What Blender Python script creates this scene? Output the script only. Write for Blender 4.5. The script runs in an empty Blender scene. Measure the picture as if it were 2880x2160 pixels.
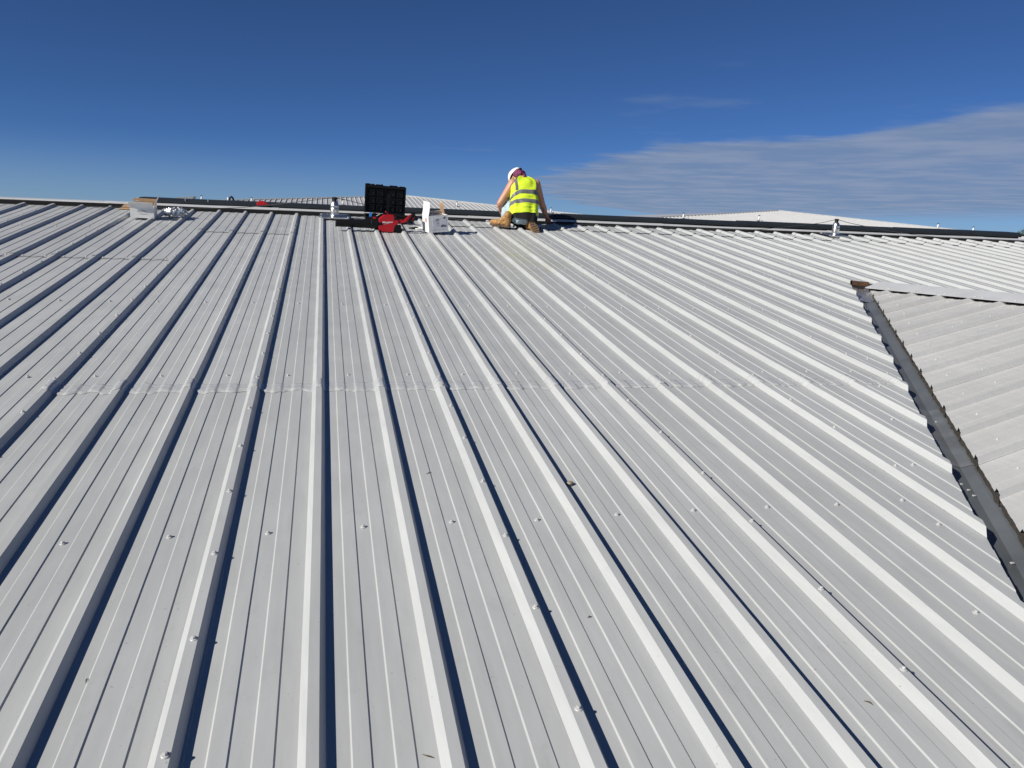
import bpy, bmesh, math, random
from mathutils import Vector, Matrix, noise
random.seed(7)
R_ = math.radians
V = Vector
scene = bpy.context.scene
COL = scene.collection

# ------------------------------------------------------------------ camera
CAM_Z = 10.0
cam_data = bpy.data.cameras.new('camera')
cam = bpy.data.objects.new('camera', cam_data)
COL.objects.link(cam)
ax_r = V((0.97266885, -0.22931213, 0.03648630))
ax_u = V((0.00955591, 0.19653452, 0.98045034))
ax_f = V((0.23199998, 0.95330485, -0.19335429))
cam.matrix_world = Matrix(((ax_r.x, ax_u.x, -ax_f.x, 0), (ax_r.y, ax_u.y, -ax_f.y, 0),
                           (ax_r.z, ax_u.z, -ax_f.z, CAM_Z), (0, 0, 0, 1)))
cam_data.sensor_width = 36.0
cam_data.lens = 27.302
cam_data.clip_start = 0.05
cam_data.clip_end = 5000
scene.camera = cam

# ------------------------------------------------------------------ sky, sun, exposure
SUN_EL, SUN_AZ = R_(32.5), R_(22)
to_sun = V((-math.cos(SUN_EL) * math.cos(SUN_AZ), -math.cos(SUN_EL) * math.sin(SUN_AZ), math.sin(SUN_EL)))
world = bpy.data.worlds.new('World')
scene.world = world
world.use_nodes = True
wn, wl = world.node_tree.nodes, world.node_tree.links
wn.clear()
w_out = wn.new('ShaderNodeOutputWorld')
w_bg = wn.new('ShaderNodeBackground')
sky = wn.new('ShaderNodeTexSky')
sky.sky_type = 'NISHITA'
sky.sun_disc = False
sky.sun_elevation = SUN_EL
sky.sun_rotation = math.atan2(to_sun.x, to_sun.y)
sky.altitude = 6000
sky.air_density = 1.0
sky.dust_density = 0.0
sky.ozone_density = 6.0
w_bg.inputs['Strength'].default_value = 0.05


def wnode(t, **kw):
    n = wn.new(t)
    for k, v in kw.items():
        setattr(n, k, v)
    return n


def wmath(op, a, b=None, c=None):
    n = wnode('ShaderNodeMath', operation=op)
    for i, v in enumerate((a, b, c)):
        if v is None:
            continue
        if isinstance(v, (int, float)):
            n.inputs[i].default_value = v
        else:
            wl.new(v, n.inputs[i])
    return n.outputs[0]


def wsmooth(v, lo, hi):
    n = wnode('ShaderNodeMapRange', interpolation_type='SMOOTHSTEP')
    wl.new(v, n.inputs['Value'])
    n.inputs['From Min'].default_value = lo
    n.inputs['From Max'].default_value = hi
    return n.outputs[0]


# a thin cloud deck on a flat layer: its edge lies off to the right of the roof
tc = wnode('ShaderNodeTexCoord')
sep = wnode('ShaderNodeSeparateXYZ')
wl.new(tc.outputs['Generated'], sep.inputs[0])
zc = wmath('MAXIMUM', sep.outputs['Z'], 0.012)
px = wmath('DIVIDE', sep.outputs['X'], zc)
py = wmath('DIVIDE', sep.outputs['Y'], zc)
comb = wnode('ShaderNodeCombineXYZ')
wl.new(px, comb.inputs[0])
wl.new(py, comb.inputs[1])
nz = wnode('ShaderNodeTexNoise')
nz.inputs['Scale'].default_value = 0.55
nz.inputs['Detail'].default_value = 5
nz.inputs['Roughness'].default_value = 0.55
wl.new(comb.outputs[0], nz.inputs['Vector'])
nz2 = wnode('ShaderNodeTexNoise')
nz2.inputs['Scale'].default_value = 0.8
nz2.inputs['Detail'].default_value = 4
nz2.inputs['Roughness'].default_value = 0.6
wl.new(comb.outputs[0], nz2.inputs['Vector'])
# signed distance from the edge of the deck (plan units of the layer's height)
bow = wmath('MULTIPLY_ADD', wmath('MULTIPLY_ADD', py, 0.021, -0.464), py, 6.16)
ex = wmath('SUBTRACT', px, bow)
ex = wmath('MULTIPLY_ADD', wmath('SUBTRACT', nz.outputs['Fac'], 0.5), 4.6, ex)
m1 = wsmooth(ex, -0.25, 0.75)
far_ = wmath('MULTIPLY_ADD', nz.outputs['Fac'], 6.0, px)
m2 = wsmooth(far_, 29.0, 17.0)
gaps = wsmooth(nz2.outputs['Fac'], 0.36, 0.66)
cov = wmath('MULTIPLY', wmath('MULTIPLY', m1, m2), wmath('MULTIPLY_ADD', gaps, 0.10, 0.84))
# a few loose wisps ahead of the edge
w1 = wsmooth(nz.outputs['Fac'], 0.57, 0.70)
w2 = wmath('MULTIPLY', wsmooth(ex, -2.4, -0.6), m2)
cov = wmath('MAXIMUM', cov, wmath('MULTIPLY', wmath('MULTIPLY', w1, w2), 0.2))
cov = wmath('MULTIPLY', cov, 0.95)
cl_col = wnode('ShaderNodeMixRGB')
wl.new(gaps, cl_col.inputs[0])
cl_col.inputs[1].default_value = (3.2, 4.5, 7.0, 1)
cl_col.inputs[2].default_value = (4.5, 5.55, 7.9, 1)
mixc = wnode('ShaderNodeMixRGB')
wl.new(cov, mixc.inputs[0])
tint = wnode('ShaderNodeMixRGB', blend_type='MULTIPLY')      # the phone's deep blue rendering of a clear sky
tint.inputs[0].default_value = 1.0
tint.inputs[2].default_value = (0.82, 1.03, 1.25, 1)
wl.new(sky.outputs[0], tint.inputs[1])
# pale moisture haze low over the horizon, the same all round
veil = wnode('ShaderNodeMixRGB')
wl.new(wmath('MULTIPLY', wsmooth(sep.outputs['Z'], 0.10, -0.01), 0.62), veil.inputs[0])
veil.inputs[2].default_value = (4.1, 6.0, 7.7, 1)
wl.new(tint.outputs[0], veil.inputs[1])
wl.new(veil.outputs[0], mixc.inputs[1])
wl.new(cl_col.outputs[0], mixc.inputs[2])
wl.new(mixc.outputs[0], w_bg.inputs['Color'])
wl.new(w_bg.outputs[0], w_out.inputs['Surface'])

sun_d = bpy.data.lights.new('sun', 'SUN')
sun_d.energy = 5.0
sun_d.angle = R_(0.53)
sun_d.color = (1.0, 0.95, 0.865)
sun = bpy.data.objects.new('sun', sun_d)
COL.objects.link(sun)
sun.rotation_euler = to_sun.to_track_quat('Z', 'Y').to_euler()
sun.location = (-20, -8, 40)

vs = scene.view_settings
vs.view_transform = 'Standard'
vs.look = 'None'
vs.exposure = 0.17
vs.gamma = 1.0
vs.use_curve_mapping = False
scene.cycles.max_bounces = 8
scene.cycles.transparent_max_bounces = 8

# ------------------------------------------------------------------ materials
MATS = {}


def mat(name, col, rough=0.5, metal=0.0, var=0.08, scale=8.0, bump=0.0, bscale=60.0, spec=0.5, coat=0.0, rand=0.0, stretch=None):
    if name in MATS:
        return MATS[name]
    m = bpy.data.materials.new(name)
    m.use_nodes = True
    nt = m.node_tree
    n, l = nt.nodes, nt.links
    bs = n['Principled BSDF']
    t = n.new('ShaderNodeTexCoord')
    mp = n.new('ShaderNodeMapping')
    l.new(t.outputs['Object'], mp.inputs['Vector'])
    if stretch:
        mp.inputs['Scale'].default_value = stretch
    nz_ = n.new('ShaderNodeTexNoise')
    nz_.inputs['Scale'].default_value = scale
    nz_.inputs['Detail'].default_value = 5
    l.new(mp.outputs[0], nz_.inputs['Vector'])
    mr = n.new('ShaderNodeMapRange')
    mr.inputs['From Min'].default_value = 0.25
    mr.inputs['From Max'].default_value = 0.75
    mr.inputs['To Min'].default_value = 1 - var
    mr.inputs['To Max'].default_value = 1 + var
    l.new(nz_.outputs['Fac'], mr.inputs['Value'])
    val = mr.outputs[0]
    if rand:
        oi = n.new('ShaderNodeObjectInfo')
        r2 = n.new('ShaderNodeMapRange')
        r2.inputs['To Min'].default_value = 1 - rand
        r2.inputs['To Max'].default_value = 1 + rand
        l.new(oi.outputs['Random'], r2.inputs['Value'])
        mu = n.new('ShaderNodeMath')
        mu.operation = 'MULTIPLY'
        l.new(val, mu.inputs[0])
        l.new(r2.outputs[0], mu.inputs[1])
        val = mu.outputs[0]
    mx = n.new('ShaderNodeMixRGB')
    mx.blend_type = 'MULTIPLY'
    mx.inputs[0].default_value = 1
    mx.inputs[1].default_value = (*col, 1)
    l.new(val, mx.inputs[2])
    l.new(mx.outputs[0], bs.inputs['Base Color'])
    bs.inputs['Roughness'].default_value = rough
    bs.inputs['Metallic'].default_value = metal
    bs.inputs['Specular IOR Level'].default_value = spec
    if coat:
        bs.inputs['Coat Weight'].default_value = coat
        bs.inputs['Coat Roughness'].default_value = 0.15
    if bump:
        nb = n.new('ShaderNodeTexNoise')
        nb.inputs['Scale'].default_value = bscale
        nb.inputs['Detail'].default_value = 4
        l.new(mp.outputs[0], nb.inputs['Vector'])
        b = n.new('ShaderNodeBump')
        b.inputs['Strength'].default_value = bump
        b.inputs['Distance'].default_value = 0.01
        l.new(nb.outputs['Fac'], b.inputs['Height'])
        l.new(b.outputs[0], bs.inputs['Normal'])
    MATS[name] = m
    return m


def sheet_material(name, col, stain=True):
    """Factory-painted steel sheet: fine grain, dust, water streaks down the slope, a weathered stain."""
    m = bpy.data.materials.new(name)
    m.use_nodes = True
    nt = m.node_tree
    n, l = nt.nodes, nt.links
    bs = n['Principled BSDF']
    t = n.new('ShaderNodeTexCoord')
    oi = n.new('ShaderNodeObjectInfo')

    def nze(scale, detail, stretch=(1, 1, 1), rough=0.5):
        mp = n.new('ShaderNodeMapping')
        mp.inputs['Scale'].default_value = stretch
        l.new(t.outputs['Object'], mp.inputs['Vector'])
        q = n.new('ShaderNodeTexNoise')
        q.inputs['Scale'].default_value = scale
        q.inputs['Detail'].default_value = detail
        q.inputs['Roughness'].default_value = rough
        l.new(mp.outputs[0], q.inputs['Vector'])
        return q.outputs['Fac']

    def rng(v, a, b, c, d):
        q = n.new('ShaderNodeMapRange')
        q.inputs['From Min'].default_value = a
        q.inputs['From Max'].default_value = b
        q.inputs['To Min'].default_value = c
        q.inputs['To Max'].default_value = d
        l.new(v, q.inputs['Value'])
        return q.outputs[0]

    def mul(a, b):
        q = n.new('ShaderNodeMath')
        q.operation = 'MULTIPLY'
        l.new(a, q.inputs[0])
        l.new(b, q.inputs[1])
        return q.outputs[0]
    grain = rng(nze(900, 2), 0.3, 0.7, 0.965, 1.035)
    dust = rng(nze(2.2, 6, (1, 0.5, 1), 0.6), 0.3, 0.7, 0.94, 1.035)
    streak = rng(nze(30, 5, (1, 0.025, 1), 0.6), 0.32, 0.72, 0.94, 1.03)
    scuff = rng(nze(7, 6, (1, 0.8, 1), 0.68), 0.60, 0.72, 1.0, 0.93)
    speck = rng(nze(75, 3), 0.70, 0.76, 1.0, 0.72)
    rnd = rng(oi.outputs['Random'], 0, 1, 0.965, 1.03)
    val = mul(mul(mul(mul(grain, dust), mul(streak, speck)), rnd), scuff)
    mx = n.new('ShaderNodeMixRGB')
    mx.blend_type = 'MULTIPLY'
    mx.inputs[0].default_value = 1
    mx.inputs[1].default_value = (*col, 1)
    l.new(val, mx.inputs[2])
    outc = mx.outputs[0]
    if stain:
        mp = n.new('ShaderNodeMapping')
        mp.inputs['Location'].default_value = (-2.15, -8.35, -9.7)
        l.new(t.outputs['Object'], mp.inputs['Vector'])
        sc = n.new('ShaderNodeVectorMath')
        sc.operation = 'MULTIPLY'
        sc.inputs[1].default_value = (1.5, 0.75, 0.2)
        l.new(mp.outputs[0], sc.inputs[0])
        ln = n.new('ShaderNodeVectorMath')
        ln.operation = 'LENGTH'
        l.new(sc.outputs[0], ln.inputs[0])
        reg = rng(ln.outputs['Value'], 0.35, 1.15, 1.0, 0.0)
        st = mul(reg, rng(nze(5, 6, (2.2, 0.6, 1), 0.62), 0.42, 0.66, 0.0, 0.42))
        m2_ = n.new('ShaderNodeMixRGB')
        l.new(st, m2_.inputs[0])
        l.new(outc, m2_.inputs[1])
        m2_.inputs[2].default_value = (0.36, 0.34, 0.24, 1)
        outc = m2_.outputs[0]
    l.new(outc, bs.inputs['Base Color'])
    l.new(rng(nze(6, 4), 0.3, 0.7, 0.33, 0.52), bs.inputs['Roughness'])
    bs.inputs['Specular IOR Level'].default_value = 0.45
    b = n.new('ShaderNodeBump')
    b.inputs['Strength'].default_value = 0.35
    b.inputs['Distance'].default_value = 0.004
    l.new(nze(3.5, 3, (1.6, 0.45, 1)), b.inputs['Height'])
    l.new(b.outputs[0], bs.inputs['Normal'])
    MATS[name] = m
    return m


SHEET = sheet_material('painted_sheet', (0.463, 0.475, 0.474))
WING = sheet_material('weathered_sheet', (0.525, 0.527, 0.515), stain=False)
PAINT = mat('grey_paint', (0.47, 0.475, 0.47), 0.4, var=0.06, scale=20)
SCREW = mat('screw_paint', (0.47, 0.47, 0.465), 0.38, var=0.12, scale=90)
FLASH = mat('light_flashing', (0.50, 0.51, 0.52), 0.38, var=0.08, scale=5, bump=0.1, bscale=6)
DARKCAP = mat('anthracite_flashing', (0.020, 0.025, 0.030), 0.5, var=0.15, scale=6, bump=0.08, bscale=8, spec=0.3)
GAPBLACK = mat('gap_black', (0.010, 0.010, 0.011), 0.9, var=0.3, scale=60, bump=0.5, bscale=120)  # black for the shaded gaps along ridge and valley
GUTTER = mat('gutter_steel', (0.105, 0.115, 0.125), 0.4, var=0.22, scale=3.2, bump=0.1, bscale=10)
INSUL = mat('dirty_insulation', (0.040, 0.034, 0.029), 0.95, var=0.45, scale=40, bump=0.8, bscale=150)
RUST = mat('rusty_steel', (0.065, 0.03, 0.011), 0.85, var=0.55, scale=35, bump=0.6, bscale=90)
FOIL = mat('crinkled_foil', (0.80, 0.79, 0.77), 0.30, 0.9, var=0.1, scale=30, bump=0.5, bscale=60)
SEAL = mat('smeared_sealant', (0.465, 0.475, 0.475), 0.24, var=0.12, scale=22, bump=0.25, bscale=45, stretch=(1, 3, 1))
STEEL = mat('spun_steel', (0.72, 0.71, 0.69), 0.33, 1.0, var=0.06, scale=14)
PLATE = mat('plate_steel', (0.55, 0.56, 0.57), 0.34, 1.0, var=0.10, scale=9)
CABLE = mat('steel_cable', (0.10, 0.10, 0.10), 0.45, 0.6, var=0.2, scale=200)
BLACKP = mat('black_plastic', (0.006, 0.006, 0.007), 0.5, var=0.2, scale=30, bump=0.05, spec=0.22)
DARKP = mat('dark_plastic', (0.016, 0.016, 0.017), 0.5, var=0.2, scale=30, spec=0.3)
REDP = mat('red_plastic', (0.42, 0.010, 0.014), 0.32, var=0.08, scale=14)
BLUEP = mat('blue_plastic', (0.04, 0.22, 0.62), 0.4, var=0.1, scale=20)
WHITEP = mat('white_plastic', (0.74, 0.74, 0.72), 0.4, var=0.05, scale=20)
CARDW = mat('white_card', (0.74, 0.735, 0.72), 0.75, var=0.05, scale=12, bump=0.15, bscale=25)
CARDB = mat('brown_card', (0.42, 0.27, 0.15), 0.85, var=0.12, scale=18, bump=0.2, bscale=40)
PRINT = mat('black_print', (0.03, 0.03, 0.032), 0.7, var=0.2, scale=60)
PRINTG = mat('grey_print', (0.30, 0.30, 0.31), 0.7, var=0.3, scale=90)
PRINTR = mat('red_print', (0.55, 0.20, 0.20), 0.7, var=0.3, scale=60)
WHITEINK = mat('white_ink', (0.8, 0.76, 0.76), 0.5, var=0.05)
SKIN = mat('skin', (0.50, 0.245, 0.155), 0.5, var=0.12, scale=12, bump=0.05, bscale=60)
HIVIS = mat('hi_vis_yellow', (0.62, 0.80, 0.028), 0.75, var=0.06, scale=18, bump=0.25, bscale=22)
REFLECT = mat('grey_reflective_tape', (0.14, 0.14, 0.155), 0.4, var=0.15, scale=30, bump=0.1)
JEANS = mat('pale_denim', (0.40, 0.51, 0.56), 0.85, var=0.15, scale=25, bump=0.4, bscale=35)
BLACKC = mat('black_cloth', (0.008, 0.008, 0.009), 0.9, var=0.3, scale=25, bump=0.3)
BOOT = mat('tan_boot_leather', (0.36, 0.19, 0.062), 0.6, var=0.25, scale=22, bump=0.3, bscale=40)
SOLE = mat('boot_sole', (0.12, 0.075, 0.042), 0.8, var=0.3, scale=30, bump=0.5, bscale=80)
HELMET = mat('white_helmet', (0.80, 0.80, 0.78), 0.3, var=0.03, scale=10)
BANDANA = mat('purple_hair', (0.15, 0.022, 0.075), 0.7, var=0.65, scale=24, bump=0.6, bscale=50)
SHELL = mat('snail_shell', (0.30, 0.26, 0.19), 0.45, var=0.4, scale=160, bump=0.3, bscale=300)
FAR_ROOF = mat('far_sheet', (0.45, 0.455, 0.455), 0.42, var=0.05, scale=1.4)
FARWALL = mat('far_wall', (0.33, 0.34, 0.35), 0.7, var=0.08, scale=1.2)
BARK = mat('bark', (0.07, 0.05, 0.035), 0.9, var=0.3, scale=8, bump=0.5)
LEAF = mat('leaf', (0.035, 0.055, 0.022), 0.7, var=0.45, scale=0.9)
GRASS = mat('grass_ground', (0.07, 0.09, 0.04), 0.9, var=0.35, scale=0.08)
GREYBOX = mat('galvanised_box', (0.30, 0.31, 0.32), 0.5, var=0.15, scale=6)


def plastic_film():
    m = bpy.data.materials.new('clear_film')
    m.use_nodes = True
    n, l = m.node_tree.nodes, m.node_tree.links
    bs = n['Principled BSDF']
    tr = n.new('ShaderNodeBsdfTransparent')
    mx = n.new('ShaderNodeMixShader')
    nz_ = n.new('ShaderNodeTexNoise')
    nz_.inputs['Scale'].default_value = 30
    mr = n.new('ShaderNodeMapRange')
    mr.inputs['To Min'].default_value = 0.12
    mr.inputs['To Max'].default_value = 0.55
    l.new(nz_.outputs['Fac'], mr.inputs['Value'])
    l.new(mr.outputs[0], mx.inputs[0])
    bs.inputs['Base Color'].default_value = (0.6, 0.62, 0.65, 1)
    bs.inputs['Roughness'].default_value = 0.15
    l.new(tr.outputs[0], mx.inputs[1])
    l.new(bs.outputs[0], mx.inputs[2])
    l.new(mx.outputs[0], n['Material Output'].inputs['Surface'])
    return m


FILM = plastic_film()


# ------------------------------------------------------------------ mesh helpers
def link(o, parent=None):
    COL.objects.link(o)
    if parent is not None:
        o.parent = parent
    return o


def empty(name, loc, rot=None, label=None, cat=None, group=None):
    o = bpy.data.objects.new(name, None)
    o.empty_display_size = 0.1
    COL.objects.link(o)
    if isinstance(rot, Matrix):
        o.matrix_world = Matrix.Translation(V(loc)) @ rot.to_4x4()
    else:
        o.location = loc
        if rot:
            o.rotation_euler = rot
    if label:
        tag(o, label, cat, group)
    return o


def tag(o, label, cat, group=None):
    o['label'] = label
    o['category'] = cat
    if group:
        o['group'] = group
    return o


class MB:
    def __init__(self):
        self.v, self.f = [], []

    def add(self, vs_, fs_):
        k = len(self.v)
        self.v += [V(p) for p in vs_]
        self.f += [tuple(i + k for i in f) for f in fs_]
        return self

    def box(self, c, s, rot=None):
        c = V(c)
        pts = []
        for z in (-1, 1):
            for x, y in ((-1, -1), (1, -1), (1, 1), (-1, 1)):
                d = V((x * s[0] / 2, y * s[1] / 2, z * s[2] / 2))
                if rot is not None:
                    d = rot @ d
                pts.append(c + d)
        return self.add(pts, [(3, 2, 1, 0), (4, 5, 6, 7), (0, 1, 5, 4), (1, 2, 6, 5), (2, 3, 7, 6), (3, 0, 4, 7)])

    def prism(self, poly, y0, y1):
        """poly of (x, z) points extruded along y."""
        n = len(poly)
        pts = [(x, y0, z) for x, z in poly] + [(x, y1, z) for x, z in poly]
        fs = [tuple(range(n)), tuple(range(2 * n - 1, n - 1, -1))]
        fs += [(i, i + n, (i + 1) % n + n, (i + 1) % n) for i in range(n)]
        return self.add(pts, fs)

    def tube(self, pts, r, seg=8, caps=True):
        pts = [V(p) for p in pts]
        rings = []
        for i, p in enumerate(pts):
            d = (pts[min(i + 1, len(pts) - 1)] - pts[max(i - 1, 0)]).normalized()
            a = d.orthogonal().normalized() if i == 0 else (rings[-1][1] - d * rings[-1][1].dot(d)).normalized()
            b = d.cross(a)
            rr = r[i] if isinstance(r, (list, tuple)) else r
            rings.append(([p + (a * math.cos(t) + b * math.sin(t)) * rr for t in [2 * math.pi * k / seg for k in range(seg)]], a))
        self.loft([q[0] for q in rings], caps)
        return self

    def loft(self, rings, caps=True, closed=True):
        n = len(rings[0])
        pts = [p for r in rings for p in r]
        fs = []
        m = n if closed else n - 1
        for i in range(len(rings) - 1):
            for k in range(m):
                a, b = i * n + k, i * n + (k + 1) % n
                fs.append((a, b, b + n, a + n))
        if caps:
            fs.append(tuple(reversed(range(n))))
            fs.append(tuple(range((len(rings) - 1) * n, len(rings) * n)))
        return self.add(pts, fs)

    def lathe(self, prof, seg=20, o=(0, 0, 0)):
        o = V(o)
        rings = [[o + V((r * math.cos(2 * math.pi * k / seg), r * math.sin(2 * math.pi * k / seg), z)) for k in range(seg)] for r, z in prof]
        return self.loft(rings, True)

    def mesh(self, name):
        me = bpy.data.meshes.new(name)
        me.from_pydata([tuple(p) for p in self.v], [], self.f)
        me.update()
        return me

    def build(self, name, m, parent=None, smooth=False, bevel=0.0):
        me = self.mesh(name)
        me.materials.append(m)
        if bevel:
            bm = bmesh.new()
            bm.from_mesh(me)
            bmesh.ops.remove_doubles(bm, verts=bm.verts, dist=1e-5)
            es = [e for e in bm.edges if len(e.link_faces) == 2 and e.calc_face_angle(0) > 0.5]
            bmesh.ops.bevel(bm, geom=es, offset=bevel, segments=2, affect='EDGES', profile=0.6)
            bm.to_mesh(me)
            bm.free()
        if smooth:
            for p in me.polygons:
                p.use_smooth = True
        return link(bpy.data.objects.new(name, me), parent)


def evaluated(o, name):
    dg = bpy.context.evaluated_depsgraph_get()
    return bpy.data.meshes.new_from_object(o.evaluated_get(dg))


def blob(name, chains, m, parent, voxel=0.008, smooth=6, jitter=0.0, jscale=12.0):
    """One continuous surface grown round chains of (point, radius)."""
    b = MB()
    for ch in chains:
        for i in range(len(ch) - 1):
            (p0, r0), (p1, r1) = ch[i], ch[i + 1]
            p0, p1 = V(p0), V(p1)
            b.tube([p0, p1], [r0, r1], 12)
        for p, r in ch:
            n = 7
            prof = [(max(1e-4, r * math.sin(math.pi * k / n)), -r * math.cos(math.pi * k / n)) for k in range(n + 1)]
            b.lathe(prof, 12, p)
    me = b.mesh(name)
    tmp = bpy.data.objects.new(name, me)
    COL.objects.link(tmp)
    rm = tmp.modifiers.new('r', 'REMESH')
    rm.mode = 'VOXEL'
    rm.voxel_size = voxel
    sm = tmp.modifiers.new('s', 'SMOOTH')
    sm.factor = 0.5
    sm.iterations = smooth
    out = evaluated(tmp, name)
    bpy.data.objects.remove(tmp)
    if jitter:
        for v in out.vertices:
            v.co += v.normal * jitter * noise.fractal(v.co * jscale, 1.0, 2.0, 3)
    out.name = name
    out.materials.clear()
    out.materials.append(m)
    for p in out.polygons:
        p.use_smooth = True
    return link(bpy.data.objects.new(name, out), parent)


def text_mesh(name, body, size, m, parent, mtx, shear=0.0, depth=0.0006, bold=0.0):
    cu = bpy.data.curves.new(name, 'FONT')
    cu.body = body
    cu.size = size
    cu.shear = shear
    cu.extrude = depth
    cu.offset = bold
    cu.align_x = 'CENTER'
    tmp = bpy.data.objects.new(name, cu)
    COL.objects.link(tmp)
    me = evaluated(tmp, name)
    bpy.data.objects.remove(tmp)
    me.name = name
    me.materials.clear()
    me.materials.append(m)
    o = link(bpy.data.objects.new(name, me), parent)
    o.matrix_local = mtx
    return o


# ------------------------------------------------------------------ roof frames
SL = 0.14                       # slope of the main roof, radians
T_ = V((0, math.cos(SL), math.sin(SL)))
N_ = V((0, -math.sin(SL), math.cos(SL)))
H_CAM = 1.4754
RIB = 0.0295


def RF(a, b, h=0.0):
    """main roof: a across, b up the slope, h above the pans."""
    return V((a, 0, CAM_Z)) + T_ * b + N_ * (h - H_CAM)


RF_ROT = Matrix(((1, 0, 0), (0, T_.y, N_.y), (0, T_.z, N_.z)))
# cross wing
W_O = V((4.9999, 6.1931, CAM_Z - 0.6193))
W_R = V((0.1908, -0.9816, 0.0)).normalized()
W_D = V((-0.9665, -0.1879, -0.1749)).normalized()
W_N = V((-0.1717, -0.0334, 0.9846)).normalized()


def WF(r, d, h=0.0):
    return W_O + W_R * r + W_D * d + W_N * h


X0 = -0.0263                    # right crest edge of the rib in line with the camera
P1 = 1.0 / 3.0
PROFILE = [(0.0, RIB), (0.0165, 0), (0.0735, 0), (0.078, 0.0036), (0.1215, 0.0036), (0.126, 0), (0.1765, 0),
           (0.181, 0.0036), (0.2275, 0.0036), (0.232, 0), (0.283, 0), (0.3035, RIB)]


def profile(kl, kr, x0, pitch, lap=True, soft=0.0, hs=1.0):
    """profile of one sheet from lap rib kl to lap rib kr (ends under the next sheet)."""
    sc = pitch / P1
    out = []
    e = 0.0016 if lap is True else lap
    x = x0 + kl * pitch
    out += [(x - 0.0523 * sc, e), (x - 0.0298 * sc, RIB + e), (x, RIB + e), (x + 0.0165 * sc, e), (x + 0.024 * sc, e), (x + 0.0245 * sc, 0.0)]
    for k in range(kl, kr):
        xk = x0 + k * pitch
        for u, h in PROFILE:
            if k == kl and u < 0.03:
                continue
            out.append((xk + u * sc, h))
    out.append((x0 + kr * pitch, RIB))
    if soft:
        q = []
        for i, (x, h) in enumerate(out):
            if h < 0.02 and i + 1 < len(out) and out[i + 1][1] > 0.02:
                x -= soft
            if h < 0.02 and i and out[i - 1][1] > 0.02:
                x += soft
            q.append((x, h * hs))
        q.sort(key=lambda t: t[0])
        out = q
    return out


def valley_b(a):
    if a < 5.70:
        return 1.70 * a - 2.155
    return 7.535 - 1.6 * (a - 5.70)


# ------------------------------------------------------------------ the building
building = empty('warehouse_building', (0, 0, 0), None,
                 'pale grey trapezoidal sheet roof with an open ridge, a valley and a side wing', 'building')


def make_sheet(frame, prof, lo, hi, parent, m, off=0.0, lift=0.004, nseg=3):
    b = MB()
    rows = []
    # trim the profile where the cut line passes above the top of the sheet
    lim = hi - 0.02
    kept = []
    for i, (x, h) in enumerate(prof):
        ok = lo(x) < lim
        if i and ok != (lo(prof[i - 1][0]) < lim):
            xp, hp = prof[i - 1]
            f = (lim - lo(xp)) / (lo(x) - lo(xp))
            kept.append((xp + (x - xp) * f, hp + (h - hp) * f))
        if ok:
            kept.append((x, h))
    prof = kept
    if len(prof) < 2:
        return None
    los = [lo(x) for x, h in prof]
    span = hi - min(los)
    fr = [0.0, 0.012, 0.05] + [0.05 + 0.95 * i / max(2, int(span / 0.22)) for i in range(1, max(2, int(span / 0.22)) + 1)]
    for i, f in enumerate(fr):
        row = []
        for (x, h), l_ in zip(prof, los):
            l_ = min(l_, hi - 0.01)
            bb = l_ + (hi - l_) * f
            extra = off + (lift if i == 0 else lift * 0.8 if i == 1 else lift * 0.25 if i == 2 else 0.0)
            wx = 0.0011 * noise.noise((x * 4.0, bb * 1.1, 2.0)) + 0.0005 * noise.noise((x * 9.0, bb * 4.0, 7.0))
            wh = 0.0010 * noise.noise((x * 5.0, bb * 1.6, 11.0))
            row.append(frame(x + wx, bb, h + extra + wh))
        rows.append(row)
    b.loft(rows, caps=False, closed=False)
    return b.build('roof_panel', m, parent)


RIDGE_B = 11.17
ROWS = [2.583, 4.345, 6.075, 7.775, 9.50]
panels = []                    # (column, b_lo, b_hi, object)


def lap2(c):
    if c <= -2:
        return 7.69
    if c == -1:
        return 9.43
    if c in (0, 1):
        return 9.87
    return None


for c in range(-11, 22):
    kl, kr = 3 * c - 1, 3 * c + 2
    pr = profile(kl, kr, X0, P1)
    tiers = [(-2.4, 4.22, 0.0, 0.0), (4.13, RIDGE_B, 0.0028, 0.003)]
    l2 = lap2(c)
    if c <= -2:
        tiers = [(-2.4, l2 + 0.09, 0.0, 0.0), (l2, RIDGE_B, 0.0028, 0.003)]
    elif l2:
        tiers = [tiers[0], (4.13, l2 + 0.09, 0.0028, 0.003), (l2, RIDGE_B, 0.0056, 0.0035)]
    for lo, hi, off, lift in tiers:
        if c == 0 and lo == 9.87:
            # above the lap only the strip right of the first rib was replaced
            pr2 = [q for q in pr if q[0] >= X0 + P1 - 0.053]
            o = make_sheet(RF, pr2, lambda x, lo=lo: lo, hi, building, SHEET, off, lift)
            o2 = make_sheet(RF, [q for q in pr if q[0] <= X0 + P1 - 0.05], lambda x: 9.9, hi, building, SHEET, 0.0029, 0.0)
            panels.append((c, lo, hi, o2))
        else:
            o = make_sheet(RF, pr, lambda x, lo=lo: max(lo, valley_b(x)), hi, building, SHEET, off, lift)
        if o:
            panels.append((c, lo, hi, o))
# short closing sheets along the ridge
for c in range(0, 22):
    kl, kr = (1, 2) if c == 0 else (3 * c - 1, 3 * c + 2)
    o = make_sheet(RF, profile(kl, kr, X0, P1), lambda x: 10.62, RIDGE_B + 0.03, building, SHEET, 0.010, 0.004)
    panels.append((c, 10.62, RIDGE_B, o))


def panel_at(a, b):
    c = math.floor(((a - X0) * 3 + 1.15) / 3)
    best = None
    for q in panels:
        if q[0] == c and q[1] - 0.1 <= b <= q[2] + 0.1:
            best = q[3]
    return best or building


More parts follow.
